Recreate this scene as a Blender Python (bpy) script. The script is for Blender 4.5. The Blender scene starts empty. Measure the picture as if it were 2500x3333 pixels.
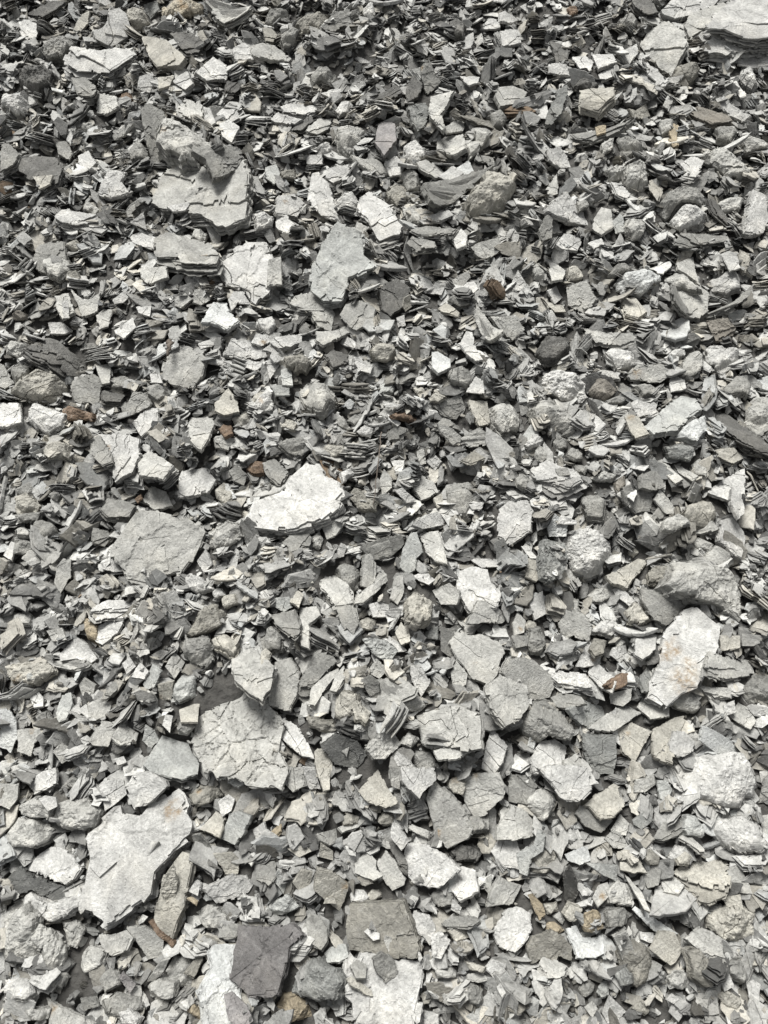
import bpy, math, random
import numpy as np
from mathutils import Vector, Matrix, geometry

R = math.radians
random.seed(7)
rng = np.random.default_rng(7)
scene = bpy.context.scene
col = scene.collection

# ------------------------------------------------------------------ camera, sky, sun, exposure
CAM_H, CAM_DOWN, VFOV = 1.55, 68.0, 66.0
PW, PH = 2500.0, 3333.0
cam_d = bpy.data.cameras.new('camera')
cam = bpy.data.objects.new('camera', cam_d)
col.objects.link(cam)
cam.location = (0, 0, CAM_H)
cam.rotation_euler = (R(90 - CAM_DOWN), 0, 0)
cam_d.sensor_fit = 'VERTICAL'
cam_d.sensor_height = 24
cam_d.angle = R(VFOV)
cam_d.lens = 12 / math.tan(R(VFOV / 2))
cam_d.clip_start = 0.02
cam_d.clip_end = 500
scene.camera = cam

SUN_EL, SUN_AZ = 52.0, -18.0        # azimuth measured from +Y towards +X
world = bpy.data.worlds.new('World')
scene.world = world
world.use_nodes = True
wn = world.node_tree.nodes
wl = world.node_tree.links
wn.clear()
sky = wn.new('ShaderNodeTexSky')
sky.sky_type = 'NISHITA'
sky.sun_disc = False
sky.sun_elevation = R(SUN_EL)
sky.sun_rotation = R(SUN_AZ)
sky.dust_density = 3.0
hsv = wn.new('ShaderNodeHueSaturation')     # an overcast, nearly colourless sky
hsv.inputs['Saturation'].default_value = 0.10
bg = wn.new('ShaderNodeBackground')
bg.inputs['Strength'].default_value = 0.05
wo = wn.new('ShaderNodeOutputWorld')
wl.new(sky.outputs[0], hsv.inputs['Color'])
wl.new(hsv.outputs[0], bg.inputs['Color'])
wl.new(bg.outputs[0], wo.inputs['Surface'])

sun_d = bpy.data.lights.new('sun', 'SUN')
sun_d.energy = 2.4
sun_d.angle = R(22)
sun_d.color = (1, 0.985, 0.96)
sun = bpy.data.objects.new('sun', sun_d)
col.objects.link(sun)
sd = Vector((math.sin(R(SUN_AZ)) * math.cos(R(SUN_EL)), math.cos(R(SUN_AZ)) * math.cos(R(SUN_EL)), math.sin(R(SUN_EL))))
sun.rotation_euler = sd.to_track_quat('Z', 'Y').to_euler()
sun.location = sd * 10

scene.view_settings.view_transform = 'Standard'
scene.view_settings.look = 'None'
scene.view_settings.exposure = 1.33
scene.view_settings.gamma = 1
scene.view_settings.use_curve_mapping = False
scene.cycles.max_bounces = 5
scene.cycles.diffuse_bounces = 3

# ------------------------------------------------------------------ materials
def shale_material(name, bump=0.5):
    m = bpy.data.materials.new(name)
    m.use_nodes = True
    n, l = m.node_tree.nodes, m.node_tree.links
    n.clear()
    out = n.new('ShaderNodeOutputMaterial')
    bs = n.new('ShaderNodeBsdfPrincipled')
    bs.inputs['Roughness'].default_value = 0.82
    bs.inputs['Specular IOR Level'].default_value = 0.3
    l.new(bs.outputs[0], out.inputs[0])
    tc = n.new('ShaderNodeTexCoord')
    at = n.new('ShaderNodeAttribute'); at.attribute_name = 'tone'
    st = n.new('ShaderNodeAttribute'); st.attribute_name = 'stain'

    def noise(scale, detail, rough=0.6):
        t = n.new('ShaderNodeTexNoise')
        t.inputs['Scale'].default_value = scale
        t.inputs['Detail'].default_value = detail
        t.inputs['Roughness'].default_value = rough
        l.new(tc.outputs['Object'], t.inputs['Vector'])
        return t

    def ramp(src, lo, hi, a, b):
        r = n.new('ShaderNodeMapRange')
        r.inputs['From Min'].default_value = lo
        r.inputs['From Max'].default_value = hi
        r.inputs['To Min'].default_value = a
        r.inputs['To Max'].default_value = b
        l.new(src, r.inputs['Value'])
        return r.outputs[0]

    def mixc(kind, fac, a, b):
        x = n.new('ShaderNodeMix'); x.data_type = 'RGBA'; x.blend_type = kind
        if isinstance(fac, float): x.inputs[0].default_value = fac
        else: l.new(fac, x.inputs[0])
        for k, v in ((6, a), (7, b)):
            if isinstance(v, tuple): x.inputs[k].default_value = v
            else: l.new(v, x.inputs[k])
        return x.outputs[2]

    big = noise(22, 5, 0.65)
    fine = noise(190, 4, 0.7)
    speck = noise(300, 2, 0.5)
    patch = noise(55, 6, 0.75)
    mott = n.new('ShaderNodeMath'); mott.operation = 'MULTIPLY'
    l.new(ramp(big.outputs[0], 0.32, 0.68, 0.66, 1.20), mott.inputs[0])
    l.new(ramp(fine.outputs[0], 0.32, 0.68, 0.76, 1.16), mott.inputs[1])
    comb = n.new('ShaderNodeCombineColor')
    for k in range(3): l.new(mott.outputs[0], comb.inputs[k])
    c = mixc('MULTIPLY', 1.0, at.outputs['Color'], comb.outputs[0])
    # small dark mineral specks
    c = mixc('MIX', ramp(speck.outputs[0], 0.65, 0.71, 0.0, 0.45), c, (0.07, 0.07, 0.068, 1))
    # pale dust lying in sharp-edged patches
    c = mixc('MIX', ramp(patch.outputs[0], 0.56, 0.64, 0.0, 0.26), c, (0.36, 0.355, 0.335, 1))
    c = mixc('MULTIPLY', ramp(patch.outputs[0], 0.42, 0.35, 0.0, 0.42), c, (0.62, 0.62, 0.60, 1))
    # warm clay film in some patches
    warm = noise(9, 4, 0.6)
    c = mixc('MULTIPLY', ramp(warm.outputs[0], 0.5, 0.72, 0.0, 0.55), c, (1.0, 0.965, 0.90, 1))
    # rust stains (attribute = where iron has leached out)
    rs = noise(70, 6, 0.75)
    mm = n.new('ShaderNodeMath'); mm.operation = 'MULTIPLY'
    l.new(st.outputs['Fac'], mm.inputs[0])
    l.new(ramp(rs.outputs[0], 0.40, 0.62, 0.05, 0.95), mm.inputs[1])
    c = mixc('MIX', mm.outputs[0], c, (0.23, 0.16, 0.085, 1))
    l.new(c, bs.inputs['Base Color'])
    b1 = n.new('ShaderNodeBump')
    b1.inputs['Strength'].default_value = bump
    b1.inputs['Distance'].default_value = 0.004
    l.new(fine.outputs[0], b1.inputs['Height'])
    vo = n.new('ShaderNodeTexVoronoi'); vo.feature = 'DISTANCE_TO_EDGE'
    vo.inputs['Scale'].default_value = 60
    dist = n.new('ShaderNodeMix'); dist.data_type = 'RGBA'; dist.blend_type = 'LINEAR_LIGHT'
    dist.inputs[0].default_value = 0.03
    l.new(tc.outputs['Object'], dist.inputs[6]); l.new(big.outputs['Color'], dist.inputs[7])
    l.new(dist.outputs[2], vo.inputs['Vector'])
    b2 = n.new('ShaderNodeBump')
    b2.inputs['Strength'].default_value = bump * 0.5
    b2.inputs['Distance'].default_value = 0.002
    l.new(ramp(vo.outputs[0], 0.0, 0.05, 0.0, 1.0), b2.inputs['Height'])
    l.new(b1.outputs[0], b2.inputs['Normal'])
    l.new(b2.outputs[0], bs.inputs['Normal'])
    return m

MAT = shale_material('weathered_shale', 0.8)
MAT_CHIP = shale_material('shale_chips', 0.6)

def soil_material():
    m = bpy.data.materials.new('dark_soil'); m.use_nodes = True
    n, l = m.node_tree.nodes, m.node_tree.links
    bs = n['Principled BSDF']; bs.inputs['Roughness'].default_value = 0.95
    t = n.new('ShaderNodeTexNoise'); t.inputs['Scale'].default_value = 60; t.inputs['Detail'].default_value = 6
    r = n.new('ShaderNodeValToRGB')
    r.color_ramp.elements[0].color = (0.03, 0.029, 0.026, 1); r.color_ramp.elements[1].color = (0.08, 0.077, 0.07, 1)
    tc = n.new('ShaderNodeTexCoord')
    l.new(tc.outputs['Object'], t.inputs['Vector']); l.new(t.outputs[0], r.inputs[0]); l.new(r.outputs[0], bs.inputs['Base Color'])
    b = n.new('ShaderNodeBump'); b.inputs['Distance'].default_value = 0.01
    l.new(t.outputs[0], b.inputs['Height']); l.new(b.outputs[0], bs.inputs['Normal'])
    return m
SOIL = soil_material()

def wood_material():
    m = bpy.data.materials.new('dry_stem'); m.use_nodes = True
    n, l = m.node_tree.nodes, m.node_tree.links
    bs = n['Principled BSDF']; bs.inputs['Roughness'].default_value = 0.9
    t = n.new('ShaderNodeTexNoise'); t.inputs['Scale'].default_value = 120
    r = n.new('ShaderNodeValToRGB')
    r.color_ramp.elements[0].color = (0.05, 0.04, 0.032, 1); r.color_ramp.elements[1].color = (0.16, 0.135, 0.11, 1)
    l.new(t.outputs[0], r.inputs[0]); l.new(r.outputs[0], bs.inputs['Base Color'])
    return m
WOOD = wood_material()

# ------------------------------------------------------------------ small maths
def vnoise(p, seed, f=1.0):
    """smooth value noise in 2-D, p (n,2), returns 0..1"""
    q = p * f + np.array([seed * 17.31 % 91, seed * 7.77 % 83])
    i = np.floor(q).astype(np.int64); w = q - i
    w = w * w * (3 - 2 * w)
    def h(a, b):
        x = (a * 374761393 + b * 668265263 + seed * 1442695 + 12345) & 0x7fffffff
        x = ((x ^ (x >> 13)) * 1274126177) & 0x7fffffff
        return ((x ^ (x >> 16)) & 0xffff) / 65535.0
    a, b = i[:, 0], i[:, 1]
    return (h(a, b) * (1 - w[:, 0]) + h(a + 1, b) * w[:, 0]) * (1 - w[:, 1]) + (h(a, b + 1) * (1 - w[:, 0]) + h(a + 1, b + 1) * w[:, 0]) * w[:, 1]

def fbm(p, seed, f, o=3):
    s, a, t = 0, 1.0, 0
    for k in range(o):
        s = s + a * vnoise(p, seed + k * 13, f * 2 ** k); t += a; a *= 0.55
    return s / t

def seg_dist(p, a, b):
    """distance of points p (n,2) to segments a-b (m,2): minimum"""
    best = np.full(len(p), 1e9)
    for k in range(len(a)):
        d = b[k] - a[k]; L = float(d @ d) + 1e-14
        t = np.clip(((p - a[k]) @ d) / L, 0, 1)
        q = p - a[k] - t[:, None] * d
        best = np.minimum(best, np.einsum('ij,ij->i', q, q))
    return np.sqrt(best)

def inside(p, ring):
    x, y = p[:, 0], p[:, 1]
    c = np.zeros(len(p), bool)
    j = len(ring) - 1
    for i in range(len(ring)):
        xi, yi = ring[i]; xj, yj = ring[j]
        if yi != yj:
            c ^= ((yi > y) != (yj > y)) & (x < (xj - xi) * (y - yi) / (yj - yi) + xi)
        j = i
    return c

def jagged(poly, step, amp, r):
    """angular, broken outline: chips knocked out of straight edges"""
    out = []
    n = len(poly)
    for i in range(n):
        a, b = poly[i], poly[(i + 1) % n]
        d = b - a; L = float(np.hypot(*d))
        nrm = np.array([d[1], -d[0]]) / (L + 1e-9)
        pts = [(0.0, 0.0)]
        t = 0.0
        k = max(1, int(L / (step * 2.2)))
        cuts = sorted(r.random(k)) if k > 1 else []
        off = 0.0
        for c in cuts:
            if c < 0.06 or c > 0.94: continue
            new = off if r.random() < 0.35 else r.normal(0, amp) - 0.2 * amp
            if abs(new - off) > amp * 0.5 and r.random() < 0.6:
                pts.append((c, off)); pts.append((min(c + 0.25 * step / L, 0.97), new))
            else:
                pts.append((c, new))
            off = new
        pts.append((1.0, 0.0))
        for (t0, o0), (t1, o1) in zip(pts[:-1], pts[1:]):
            m = max(1, int((t1 - t0) * L / step))
            for q in range(m):
                s = q / m
                out.append(a + d * (t0 + (t1 - t0) * s) + nrm * (o0 + (o1 - o0) * s))
    return np.array(out)

def clip_half(poly, nrm, off):
    out = []
    n = len(poly)
    for i in range(n):
        a, b = poly[i], poly[(i + 1) % n]
        da, db = a @ nrm - off, b @ nrm - off
        if da <= 0: out.append(a)
        if (da <= 0) != (db <= 0):
            out.append(a + (b - a) * (da / (da - db)))
    return np.array(out)

def area(poly):
    x, y = poly[:, 0], poly[:, 1]
    return 0.5 * float(np.sum(x * np.roll(y, -1) - np.roll(x, -1) * y))

# ------------------------------------------------------------------ camera rays
_a = R(90 - CAM_DOWN)
RX = np.array([1, 0, 0.0]); UP = np.array([0, math.cos(_a), math.sin(_a)]); FW = np.array([0, math.sin(_a), -math.cos(_a)])
CAMP = np.array([0, 0, CAM_H])
_f = math.tan(R(VFOV / 2))
def rays(px):
    px = np.asarray(px, float)
    x = (px[:, 0] - PW / 2) / (PH / 2) * _f
    y = -(px[:, 1] - PH / 2) / (PH / 2) * _f
    d = FW + x[:, None] * RX + y[:, None] * UP
    return d / np.linalg.norm(d, axis=1)[:, None]
def to_plane(px, c, n):
    d = rays(px)
    t = ((c - CAMP) @ n) / (d @ n)
    return CAMP + d * t[:, None]

# ------------------------------------------------------------------ objects
def mesh_obj(name, V, F, tone, stain, mat, parent=None):
    me = bpy.data.meshes.new(name)
    me.from_pydata([tuple(v) for v in V], [], F)
    a = me.attributes.new('tone', 'FLOAT_COLOR', 'POINT')
    t = np.ones((len(V), 4), np.float32); t[:, :3] = tone
    a.data.foreach_set('color', t.ravel())
    s = me.attributes.new('stain', 'FLOAT', 'POINT')
    s.data.foreach_set('value', np.asarray(stain, np.float32))
    me.materials.append(mat)
    o = bpy.data.objects.new(name, me)
    col.objects.link(o)
    if parent is not None: o.parent = parent
    return o

# ------------------------------------------------------------------ ground and height map of the heap
X0, X1, Y0, Y1, CELL = -1.75, 1.75, -0.75, 2.75, 0.005
NX, NY = int((X1 - X0) / CELL), int((Y1 - Y0) / CELL)
gx, gy = np.meshgrid(np.arange(NX) * CELL + X0, np.arange(NY) * CELL + Y0, indexing='ij')
gp = np.stack([gx.ravel(), gy.ravel()], 1)
def ground_z(p):
    return 0.06 * (fbm(p, 3, 2.2, 3) - 0.5) + 0.055 * (fbm(p, 5, 8.0, 2) - 0.5)
HM = ground_z(gp).reshape(NX, NY)
HTOP = np.full((NX, NY), -1.0)            # upper face of the big stones
COVER = np.zeros((NX, NY), bool)            # where a big stone lies
def cell(x, y):
    return np.clip(((x - X0) / CELL).astype(int), 0, NX - 1), np.clip(((y - Y0) / CELL).astype(int), 0, NY - 1)

def make_ground():
    e = [-40, -15, -6, -3] + list(np.arange(-1.8, 1.81, 0.04)) + [3, 6, 15, 40]
    g = [-40, -15, -6, -3] + list(np.arange(-0.8, 2.81, 0.04)) + [4, 8, 18, 40]
    P = np.array([(x, y) for x in e for y in g])
    z = ground_z(P) - 0.004
    V = np.c_[P, z]
    F = [(i * len(g) + j, (i + 1) * len(g) + j, (i + 1) * len(g) + j + 1, i * len(g) + j + 1) for i in range(len(e) - 1) for j in range(len(g) - 1)]
    o = mesh_obj('ground', V, F, (0.1, 0.1, 0.1), np.zeros(len(V)), SOIL)
    o['kind'] = 'structure'
    for p in o.data.polygons: p.use_smooth = True
make_ground()

# ------------------------------------------------------------------ loose chips
def proto_plate(r, n_layer, elong, thick, gap=0.0, fine=0.26):
    """one chip: stacked broken sheets, unit radius"""
    k = r.integers(5, 9)
    ang = np.sort((np.arange(k) + r.uniform(-0.33, 0.33, k)) / k * 2 * math.pi)
    rad = r.uniform(0.68, 1.12, k)
    if r.random() < 0.5: rad[r.integers(0, k)] *= 0.62
    base = np.c_[np.cos(ang) * rad * elong, np.sin(ang) * rad]
    base = jagged(base, fine, 0.085, r)
    V, F, T = [], [], []
    zt = thick
    th = thick / n_layer
    nn = len(base)
    bend = r.uniform(-0.08, 0.08)
    ca = r.uniform(0, 6.28); cv = np.array([math.cos(ca), math.sin(ca)]); stair = n_layer > 2 and r.random() < 0.65
    for L in range(n_layer):
        sc = r.uniform(0.78, 1.1) if n_layer > 1 else 1.0
        sh = r.normal(0, 0.05, 2) if n_layer > 1 else np.zeros(2)
        p = base * sc + sh
        p = p + r.normal(0, 0.03, p.shape)
        if L == 0 and r.random() < 0.55:
            a = r.uniform(0, 6.28); nv = np.array([math.cos(a), math.sin(a)])
            q = clip_half(p, nv, r.uniform(0.0, 0.5))
            if len(q) > 4: p = q
        if stair and L < n_layer - 1:
            q = clip_half(p, cv, -0.25 + 1.15 * (L + r.random() * 0.6) / n_layer)
            if len(q) > 4: p = q
        m = len(p)
        b0 = len(V)
        tilt = r.normal(0, 0.06, 2)
        c = p.mean(0)
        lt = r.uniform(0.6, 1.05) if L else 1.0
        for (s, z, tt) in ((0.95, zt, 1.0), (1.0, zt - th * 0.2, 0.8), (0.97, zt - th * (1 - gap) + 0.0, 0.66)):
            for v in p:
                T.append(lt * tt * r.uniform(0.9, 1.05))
                w = c + (v - c) * s
                V.append((w[0], w[1], z + w @ tilt + bend * w[0] ** 2 + r.normal(0, th * 0.05)))
        cen = len(V); T.append(lt); V.append((c[0], c[1], zt + c @ tilt + bend * c[0] ** 2 + r.normal(0, 0.03)))
        for i in range(m):
            j = (i + 1) % m
            F.append((b0 + i, b0 + j, cen))
            for q in range(2):
                a0, a1, c0, c1 = b0 + q * m + i, b0 + q * m + j, b0 + (q + 1) * m + i, b0 + (q + 1) * m + j
                F.append((a0, c0, a1)); F.append((a1, c0, c1))
        zt -= th
    V = np.array(V); V[:, 2] -= thick * 0.5
    return V, np.array(F), np.array(T)

import bmesh
def proto_block(r, flat):
    bm = bmesh.new()
    for _ in range(r.integers(8, 13)):
        v = r.normal(0, 1, 3); v /= np.linalg.norm(v)
        v = np.sign(v) * np.abs(v) ** 0.6 * np.array([1.0, r.uniform(0.7, 1.0), flat])
        bm.verts.new(v * r.uniform(0.8, 1.0))
    ret = bmesh.ops.convex_hull(bm, input=bm.verts)
    bmesh.ops.delete(bm, geom=list({g for g in ret['geom_interior'] + ret['geom_unused'] if isinstance(g, bmesh.types.BMVert)}), context='VERTS')
    bmesh.ops.bevel(bm, geom=list(bm.edges), offset=0.02, segments=1, affect='EDGES')
    bmesh.ops.triangulate(bm, faces=bm.faces[:])
    bm.verts.ensure_lookup_table(); bm.verts.index_update()
    bmesh.ops.recalc_face_normals(bm, faces=bm.faces[:])
    V = np.array([v.co[:] for v in bm.verts]); V += r.normal(0, 0.02, V.shape)
    F = np.array([[v.index for v in f.verts] for f in bm.faces])
    bm.free()
    return V, F, np.ones(len(V))

pr = np.random.default_rng(21)
PLATES = [proto_plate(pr, 1 + (i % 3), pr.uniform(1.0, 1.6), pr.uniform(0.09, 0.2), 0.15) for i in range(30)]
STACKS = [proto_plate(pr, int(pr.integers(3, 7)), pr.uniform(1.0, 1.8), pr.uniform(0.35, 0.7), 0.38) for i in range(24)]
SHARDS = [proto_plate(pr, 1 + (i % 2), pr.uniform(1.7, 2.8), pr.uniform(0.13, 0.3)) for i in range(14)]
BLOCKS = [proto_block(pr, pr.uniform(0.3, 0.6)) for i in range(24)]
CRUMBS = [proto_block(pr, pr.uniform(0.5, 0.8)) for i in range(6)] + [proto_plate(pr, 1 + i % 2, 1.3, 0.28, 0.2, 0.6) for i in range(8)]
SMALL = [proto_plate(pr, 1 + (i % 4), pr.uniform(1.0, 1.9), pr.uniform(0.2, 0.55), 0.35, 0.5) for i in range(30)]
BUNDLES = [proto_plate(pr, int(pr.integers(5, 9)), pr.uniform(1.2, 2.2), pr.uniform(0.75, 1.2), 0.45, 0.3) for i in range(20)]
PROTO = PLATES + STACKS + SHARDS + BLOCKS + CRUMBS + SMALL + BUNDLES
IDX = {'plate': (0, 30), 'stack': (30, 54), 'shard': (54, 68), 'block': (68, 92), 'crumb': (92, 106), 'small': (106, 136), 'bundle': (136, 156)}

TINT = np.array([1.0, 0.996, 0.94])
def chip_tone(n, r, bright=1.0):
    v = np.clip(r.choice([0.45, 0.37, 0.28, 0.19, 0.10], n, p=[0.25, 0.30, 0.24, 0.14, 0.07]) * np.exp(r.normal(0, 0.1, n)), 0.05, 0.5) * bright
    c = v[:, None] * TINT
    u = r.random(n)
    warm = u < 0.2; blue = (u > 0.2) & (u < 0.28); rust = u > 0.9988
    c[warm] *= np.array([1.0, 0.965, 0.90]); c[blue] *= np.array([0.97, 0.99, 1.01])
    c[rust] = np.array([0.19, 0.14, 0.095]) * np.exp(r.normal(0, 0.2, (int(rust.sum()), 1)))
    return c

CHIP = []       # list of (proto idx, pos, rot 3x3, scale3, tone)
def deposit(n, rlo, rhi, mix, r, batches, avoid=0.0, flat_sd=13, steep=0.3, area_fn=None, update=True, lift=0.0, lean=0.6, bright=1.0):
    global HM
    names = list(mix); pp = np.array([mix[k] for k in names]); pp = pp / pp.sum()
    s7 = np.linspace(-0.9, 0.9, 7)
    sx, sy = [a.ravel() for a in np.meshgrid(s7, s7)]
    keep = sx ** 2 + sy ** 2 < 0.95; sx, sy = sx[keep], sy[keep]
    for b in range(batches):
        m = n // batches
        if area_fn is not None: x, y = area_fn(m, r)
        else: x, y = r.uniform(X0 + 0.05, X1 - 0.05, m), r.uniform(Y0 + 0.05, Y1 - 0.05, m)
        rad = rlo * (rhi / rlo) ** (r.random(m) ** 1.4) * np.clip(1.06 - 0.07 * y, 0.86, 1.1)
        # towards the far side the scree is finer
        if avoid > 0:
            i, j = cell(x, y)
            ok = ~COVER[i, j] | (r.random(m) > avoid)
            cnt = np.zeros(m)
            for q in range(8):
                i2, j2 = cell(x + rad * 0.85 * math.cos(q * 0.785), y + rad * 0.85 * math.sin(q * 0.785)); cnt += COVER[i2, j2]
            ok &= (cnt < 2) | (r.random(m) > avoid)
            x, y, rad = x[ok], y[ok], rad[ok]; m = len(x)
        px = x[:, None] + sx * rad[:, None]; py = y[:, None] + sy * rad[:, None]
        ci, cj = cell(px, py)
        h = HM[ci, cj]
        hm = h.mean(1)
        den = (sx ** 2).sum() * rad
        gxs = ((h - hm[:, None]) * sx).sum(1) / den; gys = ((h - hm[:, None]) * sy).sum(1) / den
        gxs = np.clip(gxs, -0.7, 0.7); gys = np.clip(gys, -0.7, 0.7)
        st = r.random(m) < steep
        sd_ = np.where(st, math.tan(R(38)), math.tan(R(flat_sd)))
        nx = -gxs + r.normal(0, 1, m) * sd_; ny = -gys + r.normal(0, 1, m) * sd_ + lean * r.random(m)
        nrm = np.c_[nx, ny, np.ones(m)]; nrm /= np.linalg.norm(nrm, axis=1)[:, None]
        az = r.uniform(0, 2 * math.pi, m)
        t = np.c_[np.cos(az), np.sin(az), np.zeros(m)]
        t -= nrm * (t * nrm).sum(1)[:, None]; t /= np.linalg.norm(t, axis=1)[:, None]
        bt = np.cross(nrm, t)
        kind = r.choice(len(names), m, p=pp)
        pi = np.array([r.integers(*IDX[names[k]]) for k in kind], int)
        sc = rad[:, None] * np.c_[r.uniform(0.85, 1.1, m), r.uniform(0.8, 1.1, m), r.uniform(0.7, 1.3, m)]
        zth = np.array([np.ptp(PROTO[k][0][:, 2]) for k in pi]) * sc[:, 2]
        med = np.percentile(h, 45, axis=1)
        z = med + zth * 0.35 + lift
        if update:
            lx = px - x[:, None]; ly = py - y[:, None]
            top = z[:, None] + zth[:, None] * 0.45 - (nrm[:, :1] * lx + nrm[:, 1:2] * ly) / nrm[:, 2:3]
            top = np.minimum(top, h + zth[:, None] * 1.2 + 0.004)
            inn = (sx ** 2 + sy ** 2) < 0.75
            np.maximum.at(HM, (ci[:, inn].ravel(), cj[:, inn].ravel()), top[:, inn].ravel())
        rot = np.stack([t, bt, nrm], 2)
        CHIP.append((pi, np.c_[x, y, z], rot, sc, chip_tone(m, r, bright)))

def build_chips(name, lists, mat):
    pi = np.concatenate([c[0] for c in lists]); P = np.concatenate([c[1] for c in lists])
    M = np.concatenate([c[2] for c in lists]); S = np.concatenate([c[3] for c in lists]); T = np.concatenate([c[4] for c in lists])
    Vs, Fs, Cs, off = [], [], [], 0
    for k in range(len(PROTO)):
        w = np.where(pi == k)[0]
        if not len(w): continue
        v, f, tv = PROTO[k]
        loc = v[None] * S[w][:, None, :]
        g = np.einsum('nij,nkj->nki', M[w], loc) + P[w][:, None, :]
        nv = len(v)
        Vs.append(g.reshape(-1, 3))
        Fs.append((f[None] + (off + np.arange(len(w)) * nv)[:, None, None]).reshape(-1, 3))
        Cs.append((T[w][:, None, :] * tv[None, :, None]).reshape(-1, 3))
        off += nv * len(w)
    V = np.concatenate(Vs).astype(np.float32); F = np.concatenate(Fs).astype(np.int32); C = np.concatenate(Cs)
    me = bpy.data.meshes.new(name)
    me.vertices.add(len(V)); me.vertices.foreach_set('co', V.ravel())
    me.loops.add(F.size); me.loops.foreach_set('vertex_index', F.ravel())
    me.polygons.add(len(F)); me.polygons.foreach_set('loop_start', np.arange(0, F.size, 3, dtype=np.int32))
    me.update(calc_edges=True)
    me.shade_flat()
    a = me.attributes.new('tone', 'FLOAT_COLOR', 'POINT')
    t = np.ones((len(V), 4), np.float32); t[:, :3] = C
    a.data.foreach_set('color', t.ravel())
    me.materials.append(mat)
    o = bpy.data.objects.new(name, me); col.objects.link(o)
    o['kind'] = 'stuff'
    print(name, len(pi), 'chips', len(V), 'verts', len(F), 'tris')
    return o

dr = np.random.default_rng(5)
MIX = {'plate': 0.43, 'stack': 0.30, 'shard': 0.21, 'block': 0.06}
deposit(20000, 0.006, 0.017, {'small': 0.95, 'block': 0.05}, dr, 12, bright=0.62)  # bed chips coloured darker to paint deep shade into the gaps
deposit(16000, 0.013, 0.034, MIX, dr, 24, steep=0.42)
deposit(2200, 0.015, 0.032, {'bundle': 1.0}, dr, 10, flat_sd=16, steep=0.3, lean=1.5)

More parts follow.
